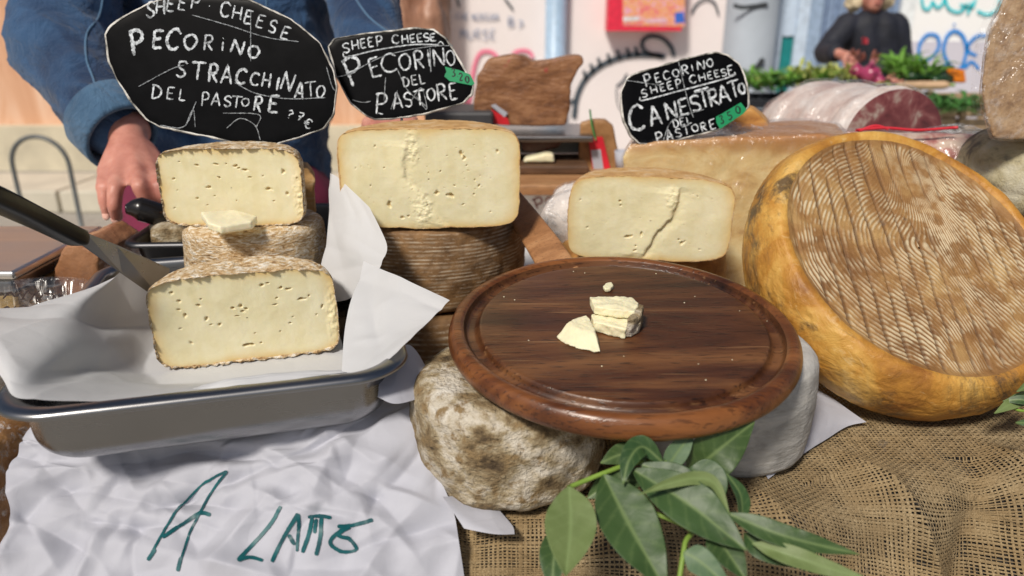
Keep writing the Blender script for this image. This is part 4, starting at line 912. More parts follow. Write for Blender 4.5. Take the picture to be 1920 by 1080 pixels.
ridge = .5 + .5 * np.sin(ph * 2 * np.pi); brk = np.clip(.5 + 1.6 * fbm(Q, 90, 3, 8), 0, 1); ridge = ridge ** .8 * (.25 + .75 * brk) * (.5 + .5 * np.clip(.6 + 1.5 * fbm(Q, 14, 3, 12), 0, 1))
rimf = np.clip((1 - s) / .05, 0, 1)[:, None]
zf = .0013 * ridge * rimf - .0032 * groove * rimf + .0045 * fbm(Q, 10, 3, 9) + .0006 * fbm(Q, 160, 3, 10) - .003 * rimf * (s[:, None] < 1)
def facemat():
    m = NT('herringbone_face'); r = m.attr('ridge'); g = m.attr('groove')
    c = m.ramp(m.noise(16, 6, .62, .6), [(.3, (.15, .065, .02)), (.5, (.28, .145, .05)), (.7, (.44, .28, .11))])
    k = m.math('MULTIPLY', m.ramp(r, [(.12, 0), (.55, 1)]), m.ramp(m.noise(11, 5, .65, .4, m.coord(loc=(5, 5, 5))), [(.36, .22), (.58, 1)]))
    c = m.mix(k, c, (.56, .46, .30)); c = m.mix(m.math('MULTIPLY', g, .9), c, (.09, .04, .014))
    c = m.mix(m.ramp(m.noise(13, 4, .6, .3, m.coord(loc=(2, 8, 1))), [(.68, 0), (.73, .8)]), c, (.07, .065, .06))
    return m.set(c, .62, m.bump(m.noise(340, 4, .65), .5, .001), spec=.35)
fz_edge = zf[-1]
part('patterned_face', np.stack([fx, fy, zf], -1), gridF(rings, nth, cv=True), facemat(), tT, attrs={'ridge': ridge * rimf, 'groove': groove * rimf}, world=False)
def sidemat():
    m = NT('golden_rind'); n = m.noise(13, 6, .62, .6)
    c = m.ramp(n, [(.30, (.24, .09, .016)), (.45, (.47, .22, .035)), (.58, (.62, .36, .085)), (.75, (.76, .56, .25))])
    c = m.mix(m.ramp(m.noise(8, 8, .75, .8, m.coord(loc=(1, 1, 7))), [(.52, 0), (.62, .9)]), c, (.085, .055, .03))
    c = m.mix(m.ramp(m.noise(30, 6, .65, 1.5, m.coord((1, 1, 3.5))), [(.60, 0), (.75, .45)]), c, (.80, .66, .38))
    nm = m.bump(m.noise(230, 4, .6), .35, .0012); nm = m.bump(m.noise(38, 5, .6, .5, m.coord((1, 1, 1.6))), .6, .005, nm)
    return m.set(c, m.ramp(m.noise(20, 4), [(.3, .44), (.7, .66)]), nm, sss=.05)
pr = [(RF, 0), (RT * .91, .0014), (RT * .945, .0004), (RT * .98, -.006), (RT * 1.005, -.015)] + [(RT * (1.012 + .02 * math.sin(u * math.pi)), -.015 - (HT - .034) * u) for u in (.25, .5, .75)] + [(RT * 1.0, -HT + .016), (RT * .97, -HT + .005), (RT * .90, -HT), (.0005, -HT)]
pr = resample(catmull(pr[:-1], 60).tolist() + [pr[-1]], 140)
P = revolve(pr, nth); N = gnorm(P, cv=True); N *= np.sign(np.sum(N * (P - np.array([0, 0, -HT / 2])), -1, keepdims=True))
fd = np.clip(np.arange(140) / 8, 0, 1)[:, None]
P = P + N * ((.0014 * fbm(P, 45, 4, 2) + .0035 * fbm(P, 11, 2, 3) + .0008 * fbm(P * np.array([1, 1, 3]), 90, 3, 4)) * fd)[..., None]
P[..., 2] += (fz_edge * (1 - fd))
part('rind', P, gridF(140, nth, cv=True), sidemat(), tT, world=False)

# ------------------------------------------------------------ leafy sprig
sg = thing('leafy_sprig', 'sprig of long green leaves lying on the burlap in front of the board', 'leaves', U(1220, 930, .52))
def leaf(pts, w, mat, face=(0, -.7, .7), cup=.25, tw=0, seed=0, peak=.42, nm='leaf', root=None):
    n, m = 60, 17; C = catmull(np.array([U(*p) for p in pts]), n); T = np.gradient(C, axis=0); T /= np.linalg.norm(T, axis=1, keepdims=True)
    up = np.broadcast_to(np.array(face, float), C.shape).copy()
    A = np.cross(T, up); A /= np.linalg.norm(A, axis=1, keepdims=True); B = np.cross(A, T)
    a = tw * np.linspace(0, 1, n)[:, None]; A2 = A * np.cos(a) + B * np.sin(a); B2 = B * np.cos(a) - A * np.sin(a)
    u = np.linspace(0, 1, n); prof = np.where(u < peak, np.sin(u / peak * np.pi / 2) ** .8, np.cos((u - peak) / (1 - peak) * np.pi / 2) ** .9); prof = np.maximum(prof, .02)
    v = np.linspace(-1, 1, m); hw = w / 2 * prof
    P = C[:, None] + A2[:, None] * (hw[:, None] * v)[..., None] + B2[:, None] * (cup * hw[:, None] * np.abs(v) ** 1.3)[..., None]
    P = P + B2[:, None] * (.0022 * fbm(P, 45, 3, seed) * np.abs(v)[None])[..., None] * 1.3
    vein = np.maximum(np.exp(-(v[None] * hw[:, None] / .0009) ** 2), .28 * (np.sin((u[:, None] * 14 - np.abs(v)[None] * 2.2) * np.pi) > .88))
    o = part(nm, P, gridF(n, m), mat, root or sg, attrs={'vein': vein}); s_ = o.modifiers.new('thickness', 'SOLIDIFY'); s_.thickness = .0004
    ss = o.modifiers.new('sub', 'SUBSURF'); ss.levels = ss.render_levels = 1; return o
px2m = .52 / FPX
LG, LP, LB = M['leaf'], M['leaf_pale'], M['leaf_blue']
leaf([(1291,890,.565),(1345,845,.555),(1415,790,.565)], 90*.55/FPX, LG, (.1,-.8,.55), .18, 0, 1)
leaf([(1213,868,.545),(1170,852,.55),(1126,868,.545)], 46*.54/FPX, LG, (0,-.7,.7), .2, 0, 2)
leaf([(1246,882,.55),(1272,845,.55),(1302,806,.555)], 42*.55/FPX, LB, (0,-.9,.4), .2, 0, 3)
leaf([(1244,868,.535),(1205,838,.535),(1180,862,.525),(1168,908,.515)], 44*.53/FPX, LG, (-.2,-.7,.6), .3, 0, 4)
leaf([(1131,890,.53),(1180,985,.505),(1250,1110,.475)], 112*.5/FPX, LG, (.1,-.75,.65), .22, 0, 5, .45)
leaf([(1067,912,.52),(1070,985,.50),(1060,1082,.475)], 98*.5/FPX, LP, (-.1,-.85,.5), .25, 0, 6, .5)
leaf([(1185,880,.525),(1290,945,.50),(1400,1032,.48)], 92*.5/FPX, LG, (.15,-.75,.65), .2, 0, 7, .5)
leaf([(1200,870,.53),(1280,905,.52),(1370,975,.505)], 60*.5/FPX, LG, (.1,-.7,.7), .2, 0, 17, .5)
leaf([(1368,966,.500),(1340,908,.505),(1302,897,.505),(1250,908,.50),(1196,928,.495)], 27*.5/FPX, LP, (0,-.6,.8), .3, .3, 8)
leaf([(1362,962,.505),(1470,1005,.49),(1612,1040,.485)], 46*.5/FPX, LG, (.1,-.7,.7), .22, 0, 9, .4)
leaf([(1390,985,.515),(1388,930,.525),(1362,888,.53)], 36*.52/FPX, LG, (.5,-.8,.3), .25, 0, 10)
leaf([(1282,1035,.475),(1315,1055,.47),(1375,1110,.455)], 54*.47/FPX, LB, (.1,-.8,.6), .2, 0, 11)
leaf([(1410,1018,.495),(1500,1048,.48),(1640,1092,.47)], 40*.48/FPX, LP, (.1,-.7,.7), .2, 0, 13)
leaf([(1330,990,.50),(1360,1030,.49),(1400,1090,.475)], 66*.48/FPX, LG, (.1,-.8,.6), .2, 0, 14)
leaf([(1395,1000,.51),(1430,1030,.50),(1510,1066,.49)], 44*.49/FPX, LG, (.1,-.8,.6), .2, 0, 15)
leaf([(1060,990,.515),(1040,1040,.50),(1036,1110,.485)], 60*.49/FPX, LG, (-.2,-.8,.6), .2, 0, 16)
leaf([(1210,900,.54),(1150,905,.54),(1100,935,.54)], 52*.53/FPX, LG, (0,-.7,.7), .2, 0, 18)
leaf([(1290,880,.55),(1330,900,.545),(1350,950,.535)], 70*.53/FPX, LG, (.1,-.7,.7), .2, 0, 19)
for P_, r_ in (([(1066,914,.522),(1100,900,.53),(1135,886,.535),(1190,868,.545),(1250,868,.55)], .0018), ([(1135,890,.532),(1180,940,.53),(1290,990,.51),(1284,1020,.495),(1270,1110,.48)], .0017), ([(1250,880,.55),(1300,900,.53),(1368,964,.505)], .0014)):
    part('stem', *tube([U(*q) for q in P_], r_, 8, 24), M['stem'], sg)
s2_ = thing('leafy_sprig', 'small green leaves poking out behind the golden wheel at the right edge', 'leaves', U(1890, 760, .72))
for i, (a, b, w) in enumerate([((1950,740,.72),(1865,775,.70),26),((1950,760,.70),(1880,752,.71),20),((1960,720,.72),(1905,735,.70),18),((1950,810,.66),(1905,792,.66),16)]):
    leaf([a, ((a[0]+b[0])/2, (a[1]+b[1])/2 - 6, (a[2]+b[2])/2), b], w*.7/FPX, LG if i % 2 else LP, (0,-.7,.7), .2, 0, 30 + i, root=s2_)
part('stem', *tube([U(1960,750,.72), U(1920,770,.71), U(1890,760,.71)], .0015, 8, 12), M['stem'], s2_)
# ------------------------------------------------------------ chalk signs
FONT = {
 'A': [[(0,0),(.45,1),(.55,1),(1,0)],[(.2,.38),(.82,.38)]], 'C': [[(.95,.82),(.6,1),(.2,.85),(.02,.45),(.2,.1),(.6,0),(.95,.15)]],
 'D': [[(.1,0),(.1,1)],[(-.05,.97),(.5,.95),(.95,.6),(.85,.2),(.4,.0),(.05,.02)]], 'E': [[(.95,1),(.08,.97)],[(.08,.97),(.08,0)],[(.08,.52),(.75,.54)],[(.08,0),(.95,.03)]],
 'H': [[(.05,0),(.08,1)],[(.95,0),(.9,1)],[(.08,.48),(.92,.52)]], 'I': [[(.5,0),(.5,1)]], 'i': [[(.5,0),(.5,.65)],[(.46,.88),(.54,.92)]],
 'L': [[(.1,1),(.08,.0)],[(.08,.0),(.9,.04)]], 'N': [[(.05,0),(.1,1)],[(.1,1),(.85,0)],[(.85,0),(.95,1)]], 'M': [[(0,0),(.15,1)],[(.15,1),(.5,.3)],[(.5,.3),(.85,1)],[(.85,1),(1,0)]],
 'O': [[(.5,1),(.1,.8),(.02,.4),(.35,0),(.8,.12),(.98,.6),(.75,.95),(.45,1)]], 'P': [[(.12,0),(.12,1)],[(.0,.93),(.6,1),(.95,.78),(.75,.52),(.15,.45)]],
 'R': [[(.12,0),(.12,1)],[(.0,.93),(.6,1),(.92,.78),(.7,.55),(.15,.48)],[(.3,.5),(.95,0)]], 'S': [[(.95,.85),(.6,1),(.15,.88),(.15,.6),(.8,.42),(.9,.15),(.5,0),(.02,.12)]],
 'T': [[(-.05,.95),(1.05,1)],[(.5,.97),(.48,0)]], 'U': [[(.05,1),(.08,.3),(.5,0),(.9,.3),(.95,1)]], 'G': [[(.9,.85),(.5,1),(.05,.6),(.3,.05),(.9,.1),(.9,.45),(.55,.45)]],
 'B': [[(.1,0),(.1,1)],[(.1,1),(.8,.85),(.6,.55),(.1,.52)],[(.3,.52),(.95,.3),(.7,.02),(.1,0)]], '3': [[(.1,.9),(.6,1),(.85,.75),(.4,.52),(.9,.3),(.55,0),(.05,.1)]],
 '2': [[(.1,.8),(.5,1),(.85,.7),(.1,.0),(.95,.02)]], '5': [[(.9,1),(.2,.97),(.15,.55),(.7,.6),(.9,.25),(.5,0),(.05,.08)]], '0': [[(.5,1),(.1,.75),(.1,.25),(.5,0),(.9,.25),(.9,.75),(.5,1)]],
 '7': [[(.05,.97),(.9,1),(.4,0)],[(.2,.5),(.8,.55)]], '?': [[(.1,.8),(.5,1),(.9,.7),(.5,.45),(.45,.25)],[(.42,.05),(.5,.0)]], '€': [[(.95,.85),(.5,1),(.15,.5),(.5,0),(.95,.15)],[(-.1,.6),(.6,.62)],[(-.1,.4),(.55,.42)]], '.': [[(.4,.45),(.6,.5)]],
 ',': [[(.5,.15),(.35,-.15)]],
}
def glyph(ch, cx, cy, h, w, rot, proj, sw, seed=0, jit=.2, shear=0.0):
    c, s = math.cos(rot), math.sin(rot); out = []
    r = np.random.default_rng(seed + ord(ch) + int(cx))
    for st in FONT[ch]:
        pts = []
        for x, y in st:
            dx = (x - .5) * w + shear * (y - .5) * h + r.normal(0, .02) * w; dy = (.5 - y) * h + r.normal(0, .015) * h
            pts.append((cx + dx * c - dy * s, cy + dx * s + dy * c))
        out.append(ribbon(pts, sw, proj, jit, seed=seed))
    return out
def sign(label, outl, p0, n, letters, lines, tag=None, rot=0.0, stick=None, scratches=()):
    n = np.array(n, float); n /= np.linalg.norm(n); base = plane_proj(p0, n); front = plane_proj(np.array(p0) + n * .0010, n); f2 = plane_proj(np.array(p0) + n * .0016, n); f3 = plane_proj(np.array(p0) + n * .0020, n)
    O = resample(outl, 160, True); C = O.mean(0)
    r0 = thing('chalk_sign', label, 'sign', base(*C)); cen = base(*C)
    k = [0.002, .5, .9, .985, 1.0]
    G = [[base(*(C + (q - C) * s)) for q in O] for s in k]; G = np.array(G)
    back = G[::-1] - n * .0028
    side = np.array([[base(*(C + (q - C) * 1.0)) - n * .0014 for q in O]])
    Gf = G + n * .0004 * np.array([1, 1, 1, .7, 0])[:, None, None]
    P = np.concatenate([Gf, side, back]); part('board', P, gridF(len(P), 160, cv=True), M['slate'], r0)
    rr_ = np.random.default_rng(int(C[0]))
    w_in = 1 - (1.8 + 1.6 * fbm(np.c_[O, np.zeros(160)], .05, 3, 5)) / np.linalg.norm(O - C, axis=1); w_out = 1 + (1.2 + 2.0 * fbm(np.c_[O, np.zeros(160)], .06, 3, 8)) / np.linalg.norm(O - C, axis=1)
    T = np.array([[front(*(C + (q - C) * a)) for q, a in zip(O, w_in)], [front(*(C + (q - C) * (a + 1) / 2)) + n * .0006 for q, a in zip(O, w_out)], [base(*(C + (q - C) * a)) for q, a in zip(O, w_out)], [base(*(C + (q - C) * a)) - n * .0030 for q, a in zip(O, w_out)], [base(*(C + (q - C) * a)) - n * .0032 for q, a in zip(O, w_in)]])
    part('tape_edging', T, gridF(5, 160, cv=True), M['tape'], r0)
    vs = []
    for L in letters:
        ch, cx, cy, h = L[:4]; w = L[4] if len(L) > 4 else h * .62; ro = L[5] if len(L) > 5 else rot; sw = L[6] if len(L) > 6 else max(2.2, h * .13)
        vs += glyph(ch, cx, cy, h, w, ro, front, sw, 3)
    for ln, sw in lines: vs.append(ribbon(ln, sw, front, .15))
    part('chalk_lettering', *join(vs), M['chalk'], r0)
    if scratches: part('tape_crease', *join([ribbon(s_, 1.3, f2, .3) for s_ in scratches]), M['chalk_thin'], r0)
    if tag:
        poly, txt = tag; A = np.array([f2(*q) for q in poly]); part('price_sticker', *prism(A, n * .0003), M['green_tag'], r0, False)
        v2 = []
        for L in txt: v2 += glyph(L[0], L[1], L[2], L[3], L[3] * .55, rot, f3, 2.6, 5)
        part('price', *join(v2), M['ink'], r0)
    if stick: part('skewer', *tube([base(*q) - n * .0045 for q in stick], .0016, 8, 6), M['steel'], r0)
    return r0
M['tape'] = multi('worn_tape_edge', [(.36, (.03, .03, .03)), (.46, (.30, .29, .26)), (.58, (.72, .70, .66))], 45, .4, ())
a12 = R_(11)
S1 = [('S',283,18,30,15,R_(5)),('H',301,12,28,16,R_(3)),('E',321,8,27,15),('E',343,6,26,14),('P',367,4,26,15,R_(12)),('.',393,11,10,8),('C',423,18,27,18,a12),('H',445,24,25,17,a12),('E',466,32,26,14,R_(15)),('E',489,40,24,14,R_(18)),('S',512,50,24,14,R_(18)),('E',536,62,24,15,R_(20)),
  ('P',257,79,46,24,R_(-8),6.5),('E',297,74,34,19,R_(5),5.5),('C',326,73,38,26,R_(12),5.5),('O',357,78,27,24,a12,4.5),('R',391,80,28,17,R_(5),3.6),('i',418,82,26,8,R_(4),3.4),('N',446,88,26,24,R_(14),4),('O',476,97,22,20,a12,4),
  ('S',341,130,32,18,R_(14),3.6),('T',372,133,33,24,R_(6),4),('R',400,137,34,18,R_(6),4.8),('A',425,141,32,20,R_(6),3.6),('C',453,143,27,20,a12,5),('C',478,148,24,17,a12,4),('H',500,150,27,15,a12,3.4),('I',521,157,24,6,a12,4.2),('N',540,153,34,22,R_(16),3.6),('A',562,171,28,16,R_(10),3.8),('T',583,167,28,20,R_(-6),2.6),('O',601,172,22,15,a12,3),
  ('D',294,172,25,18,R_(8),3),('E',320,175,23,14,R_(8),2.8),('L',343,178,21,14,R_(8),2.8),('P',385,186,26,14,R_(5),2.8),('A',405,187,22,16,R_(6),2.8),('S',427,190,20,14,R_(8),2.8),('T',444,191,22,17,R_(8),2.8),('O',460,192,15,14,a12,2.6),('R',484,195,28,15,R_(10),3.6),('E',514,195,32,18,R_(8),4.4),
  ('?',544,214,16,12,R_(20),2.4),('7',563,219,15,11,R_(25),2.4),('€',578,232,18,14,R_(20),2.4)]
sign('largest black oval chalk sign reading sheep cheese pecorino stracchinato, tilted above the tray stack', [(197,65),(205,50),(225,35),(280,5),(330,-8),(400,-8),(470,0),(545,35),(600,80),(625,130),(632,165),(625,215),(608,240),(560,258),(510,272),(450,272),(390,256),(300,238),(275,225),(245,190),(220,150),(203,115)],
     U(430, 270, .865), (.02, -.97, .24), S1, [], None, a12, [(440,200),(446,262),(450,330)],
     [[(260,162),(320,130),(345,122)],[(300,235),(345,237),(368,190)],[(418,212),(485,215),(480,240)],[(425,240),(450,222),(478,235),(488,262)],[(470,20),(470,115)],[(440,155),(480,175),(540,185),(610,183)],[(360,28),(430,48),(500,70),(560,78)],[(348,236),(362,205),(366,238)],[(612,125),(622,160),(628,170)]])
a7 = R_(-8)
S2 = [('S',649,90,18,13,a7,2.8),('H',666,84,18,13,a7,2.8),('E',681,81,17,11,a7,2.8),('E',695,79,17,11,a7,2.8),('P',711,77,20,12,a7,2.8),('C',742,73,16,13,a7,2.8),('H',759,73,16,12,a7,2.8),('E',774,72,15,10,a7,2.8),('E',787,71,15,10,a7,2.8),('S',800,70,15,11,a7,2.8),('E',812,70,14,11,a7,2.8),
  ('P',664,132,52,32,R_(-22),5.2),('E',703,126,36,20,R_(-15),3.6),('C',730,118,36,28,a7,3.4),('O',759,116,30,22,a7,3.2),('R',785,112,34,18,a7,3.4),('I',804,109,34,6,a7,3.2),('N',823,107,32,22,a7,3.4),('O',845,108,27,16,a7,3),
  ('D',761,153,18,12,R_(-12),2.6),('E',777,150,18,11,R_(-12),2.6),('L',792,148,19,11,R_(-12),2.6),
  ('P',715,194,38,22,R_(4),3.4),('A',745,190,28,18,a7,3.2),('S',765,187,26,14,a7,3.2),('T',787,183,28,20,a7,3.2),('O',808,177,22,15,a7,3),('R',828,173,32,17,a7,3.4),('E',850,171,30,15,a7,3.4)]
sign('black chalk sign with sheep cheese and pecorino lettering, standing on the largest cut half', [(615,87),(627,72),(687,62),(780,52),(813,55),(837,72),(853,97),(888,160),(885,177),(870,192),(793,215),(733,223),(703,224),(687,217),(657,193),(630,143)],
     U(760, 222, .90), (.05, -.96, .28), S2, [([(643,100),(650,107),(700,95),(770,84),(824,84)], 2.4), ([(816,88),(826,78),(832,84)], 1.8), ([(709,212),(718,214)], 2.2)],
     ([(834,125),(862,132),(882,140),(890,157),(884,160),(843,152),(833,143),(837,134)], [('3',850,136,15),('.',858,143,8),('2',864,144,14),('0',876,149,13)]), a7, [(748,150),(752,215),(756,262)],
     [[(618,143),(650,140),(720,105),(800,88),(850,85)],[(745,130),(765,170),(800,200)],[(723,145),(720,190)],[(660,187),(680,192),(695,190)],[(770,190),(790,165),(800,205),(780,180)],[(733,205),(745,170)],[(806,90),(808,135)]])
a15 = R_(-14)
S3_ = [('P',1214,150,22,13,a15,2.8),('E',1233,146,17,10,a15,2.6),('C',1250,141,16,13,a15,2.6),('O',1267,137,14,12,a15,2.6),('R',1284,131,18,13,a15,2.6),('I',1298,127,12,4,a15,2.4),('N',1314,122,17,15,R_(-8),2.8),('O',1331,118,14,12,a15,2.8),
  ('S',1208,175,15,11,a15,2.6),('H',1226,168,14,12,a15,2.6),('E',1242,164,14,10,a15,2.6),('E',1256,160,14,10,a15,2.6),('P',1272,157,18,11,a15,2.6),('C',1299,148,15,13,a15,2.6),('H',1316,145,14,12,a15,2.6),('E',1331,141,13,9,a15,2.6),('E',1344,138,13,9,a15,2.6),('S',1357,136,13,10,a15,2.6),('E',1370,132,18,11,a15,2.6),
  ('C',1194,220,46,30,R_(-6),5),('A',1228,218,34,20,a15,4.2),('N',1258,207,32,22,a15,4.2),('E',1282,200,30,17,a15,4.2),('S',1304,194,30,18,a15,4.2),('T',1319,184,34,26,a15,3.8),('R',1337,183,32,18,a15,4),('A',1357,178,30,19,a15,4),('T',1377,167,32,20,a15,3.6),('O',1391,166,20,12,a15,4),
  ('D',1267,231,15,10,a15,2.4),('E',1279,228,14,9,a15,2.4),('L',1292,225,13,9,a15,2.4),('P',1236,258,22,13,a15,2.8),('A',1255,254,18,12,a15,2.8),('S',1272,249,16,11,a15,2.6),('T',1287,244,18,13,a15,2.6),('O',1303,240,13,12,a15,2.6),('R',1319,238,16,11,a15,2.6),('E',1336,233,18,11,a15,2.6)]
sign('black chalk sign reading pecorino sheep cheese canestrato, tilted on the film-wrapped yellow block', [(1164,194),(1164,172),(1175,147),(1186,139),(1222,128),(1278,111),(1344,97),(1364,103),(1386,119),(1397,142),(1404,178),(1404,200),(1394,211),(1350,242),(1256,267),(1217,271),(1197,269),(1183,256),(1169,228)],
     U(1240, 262, .988), (.03, -.96, .28), S3_, [([(1200,182),(1206,188),(1275,170),(1340,153),(1376,141),(1377,135)], 2.6)],
     ([(1342,219),(1352,214),(1389,192),(1400,206),(1394,213),(1350,242),(1343,230)], [('3',1353,224,15),('5',1368,217,15),('0',1384,206,15)]), a15, [(1270,200),(1276,240),(1278,262)],
     [[(1272,115),(1290,190),(1300,220)],[(1243,265),(1262,225),(1320,205)],[(1300,175),(1340,165)],[(1170,150),(1240,160)]])

# ------------------------------------------------------------ the man in denim
def hand(pts, wrist, sgn=1): pass
man = thing('person', 'person in a blue denim jacket bending over the stall, hand reaching for a knife', 'person', (-.42, 1.6, 0))
EL, WR, SH = U(118, 86, 1.24), U(238, 245, 1.13), U(150, -220, 1.40)
EL2, WR2, SH2 = U(678, -20, 1.38), U(722, 205, 1.22), U(640, -300, 1.40)
chest, belly, hips = U(415, -160, 1.46), U(430, 150, 1.50), U(440, 420, 1.60)
neck = chest + np.array([0, -.02, .20]); head = neck + np.array([0, -.05, .17])
hp = []
# right hand: palm + five fingers pointing down
kn_ = [U(198,322,1.065), U(226,320,1.055), U(256,318,1.055), U(286,326,1.065)]
wr = U(242, 262, 1.115)
for q in kn_: hp += [capsule(wr + (q - wr) * .12, .023, q, .0125)]
hp += [capsule(U(232,290,1.09), .022, U(265,300,1.09), .020)]
fg = [[kn_[0], U(193,352,1.035), U(197,378,1.035), U(202,402,1.045)], [kn_[1], U(216,356,1.015), U(214,386,1.015), U(219,408,1.03)], [kn_[2], U(262,350,1.015), U(270,368,1.02), U(284,380,1.03)], [kn_[3], U(300,346,1.03), U(312,366,1.03), U(318,384,1.04)]]
for f, r in zip(fg, (.0098, .0108, .0110, .0104)): hp += chain(f, [r * 1.12, r * 1.02, r * .95, r * .80])
hp += chain([U(270,285,1.11), U(300,315,1.09), U(312,345,1.08), U(318,372,1.07)], [.019, .014, .012, .010])
hp += [capsule(wr, .027, WR + (EL - WR) * .25, .034)]
h2 = U(725, 222, 1.20); hp += [capsule(WR2, .028, h2, .030)]
for i in range(4): a = U(705 + 22 * i, 226, 1.175); hp += chain([h2 + (a - h2) * .3, a, U(703 + 22 * i, 240, 1.15), U(706 + 21 * i, 250, 1.165)], [.016, .012, .0105, .009])
hp += chain([h2, U(690,232,1.18), U(697,246,1.16)], [.018, .012, .010])
skel = hp + [capsule(WR, .034, EL, .043), capsule(EL, .045, SH, .055), capsule(WR2, .033, EL2, .043), capsule(EL2, .045, SH2, .055), capsule(SH, .06, SH2, .06), capsule(chest, .13, belly, .13), capsule(belly, .13, hips, .14),
        capsule(chest, .07, neck, .058), capsule(neck, .056, head, .06), ellipsoid(head + np.array([0, 0, .03]), (.078, .098, .118)), capsule(head + np.array([0, -.09, -.05]), .035, head + np.array([0, -.06, -.06]), .04), capsule(head + np.array([0, -.115, .0]), .012, head + np.array([0, -.095, .04]), .010)]
for sx in (-1, 1):
    skel += [ellipsoid(head + np.array([sx * .08, .0, .01]), (.012, .02, .032)), capsule((hips[0] + sx * .09, hips[1], hips[2] - .03), .095, (hips[0] + sx * .10, 1.60, .50), .062), capsule((hips[0] + sx * .10, 1.60, .50), .060, (hips[0] + sx * .11, 1.66, .09), .042), capsule((hips[0] + sx * .11, 1.66, .045), .042, (hips[0] + sx * .12, 1.49, .035), .035)]
V, F = remesh(skel, .0048, 3)
part('body', V, F, M['skin'], man)
nail_m = simple('finger_nail', (.72, .42, .34), .3)
for f, r in zip(fg[:2], (.0098, .0108)):
    c_ = f[3] + (f[3] - f[2]) * .12 + np.array([0, -r * .62, r * .12]); part('nail', *ellipsoid(c_, (r * .52, r * .22, r * .62), 10), nail_m, man)
def tie(a, b, c, d): return None
jk = [capsule(U(205,222,1.140), .052, EL, .076), capsule(EL, .076, SH, .092), capsule(WR2 + (EL2 - WR2) * .25, .052, EL2, .062), capsule(EL2, .064, SH2, .085), capsule(SH, .085, SH2, .085),
      capsule(chest + [-.08, 0, 0], .135, belly + [-.05, 0, 0], .150), capsule(chest + [.08, 0, 0], .135, belly + [.06, 0, 0], .150), capsule(belly + [-.04, 0, .02], .150, hips + [-.03, 0, .06], .150), capsule(belly + [.05, 0, .02], .150, hips + [.05, 0, .06], .150), capsule(chest, .12, neck - np.array([0, 0, .05]), .075)]
axr = EL - WR; axr /= np.linalg.norm(axr)
RF_ = np.array([[.30, .2, .65], [.2, .6, .1], [-.45, .1, 1.25]])
def folds(co):
    w1 = co + .03 * np.stack([fbm(co, 7, 2, 1), fbm(co, 7, 2, 2), fbm(co, 7, 2, 3)], -1)
    r = (1 - np.abs(vn(w1 @ RF_, 11, 5))) ** 3 * .009 + .005 * fbm(co, 8, 2, 4) + (1 - np.abs(vn(w1 @ RF_, 24, 6))) ** 3 * .0055 + (1 - np.abs(vn(w1 @ RF_, 48, 7))) ** 4 * .0022
    return r - .004
V, F = remesh(jk, .0060, 6, dispfn=folds)
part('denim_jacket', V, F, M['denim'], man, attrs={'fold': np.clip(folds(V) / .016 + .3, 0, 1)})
# turned cuff
def cuff(c0, ax, r0, r1, L, flat=.86):
    ax = np.array(ax) / np.linalg.norm(ax); A = np.cross(ax, [0, 1, .3]); A /= np.linalg.norm(A); B = np.cross(A, ax)
    th = np.linspace(0, 2 * np.pi, 90, endpoint=False); pr = [(.0, r0 - .005), (-.001, r0), (.004, r0 + .003), (L * .5, (r0 + r1) / 2 + .003), (L - .004, r1 + .003), (L, r1), (L - .004, r1 - .004), (L * .5, r0 - .006), (.004, r0 - .007)]
    P = np.array([[c0 + ax * a + r * (math.cos(t) * A + flat * math.sin(t) * B) for t in th] for a, r in pr]); P += gnorm(P, cv=True) * (.0022 * fbm(P, 26, 3, 9))[..., None]; return P
c0 = U(231, 260, 1.122); P = cuff(c0, U(165, 178, 1.16) - c0, .0585, .0635, .060, .9)
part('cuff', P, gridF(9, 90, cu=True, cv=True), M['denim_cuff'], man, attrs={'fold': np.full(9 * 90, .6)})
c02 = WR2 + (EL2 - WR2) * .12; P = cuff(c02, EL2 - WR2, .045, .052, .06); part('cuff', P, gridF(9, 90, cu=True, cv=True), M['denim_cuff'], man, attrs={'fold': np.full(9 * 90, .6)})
bj = BVHTree.FromPolygons([tuple(v) for v in V], [tuple(f) for f in (F.tolist() if isinstance(F, np.ndarray) else F)])
def onj(px, py):
    h = bj.ray_cast(Vector(CAM), Vector(ray(px, py))); return np.array(h[0]) if h[0] is not None else U(px, py, 1.2)
for ln in ([(196,-30),(186,30),(163,62),(162,110),(176,150),(186,190)], [(498,-20),(502,40),(506,100),(500,180),(508,300)], [(655,-20),(690,30),(730,62)]):
    q = np.array([onj(*p) for p in resample(catmull(ln, 50), 60)])
    for k_ in range(3): q[1:-1] = (q[:-2] + q[1:-1] * 2 + q[2:]) / 4
    part('sleeve_seam', *tube(q, .0019, 6, None), M['denim_cuff'], man, attrs={'fold': np.full(60 * 6, .9)})
V, F = remesh([capsule(hips + [-.07, -.045, .03], .15, (hips[0] - .07, hips[1] - .02, .45), .16), capsule(hips + [.09, -.045, .03], .15, (hips[0] + .08, hips[1] - .02, .45), .16)], .01, 4, .008, 9)
part('maroon_apron', V, F, M['maroon'], man)
for sx in (-1, 1): part('trousers', *remesh([capsule((hips[0] + sx * .09, hips[1], hips[2] - .05), .11, (hips[0] + sx * .10, 1.60, .50), .085), capsule((hips[0] + sx * .10, 1.60, .5), .085, (hips[0] + sx * .11, 1.66, .12), .07)], .01, 4, .006, 12), M['under_cloth'], man)
V, F = remesh([ellipsoid(head + np.array([0, .018, .055]), (.088, .100, .108))], .006, 2, .006, 60); part('hair', V, F, simple('dark_hair', (.03, .02, .015), .6, .3, 80), man)
for sx in (-1, 1): part('eye', *ellipsoid(head + np.array([sx * .03, -.088, .035]), (.012, .010, .009), 8), M['ink'], man)
part('mouth', *ellipsoid(head + np.array([0, -.118, -.045]), (.024, .008, .006), 8), simple('lips', (.42, .12, .10), .5), man)

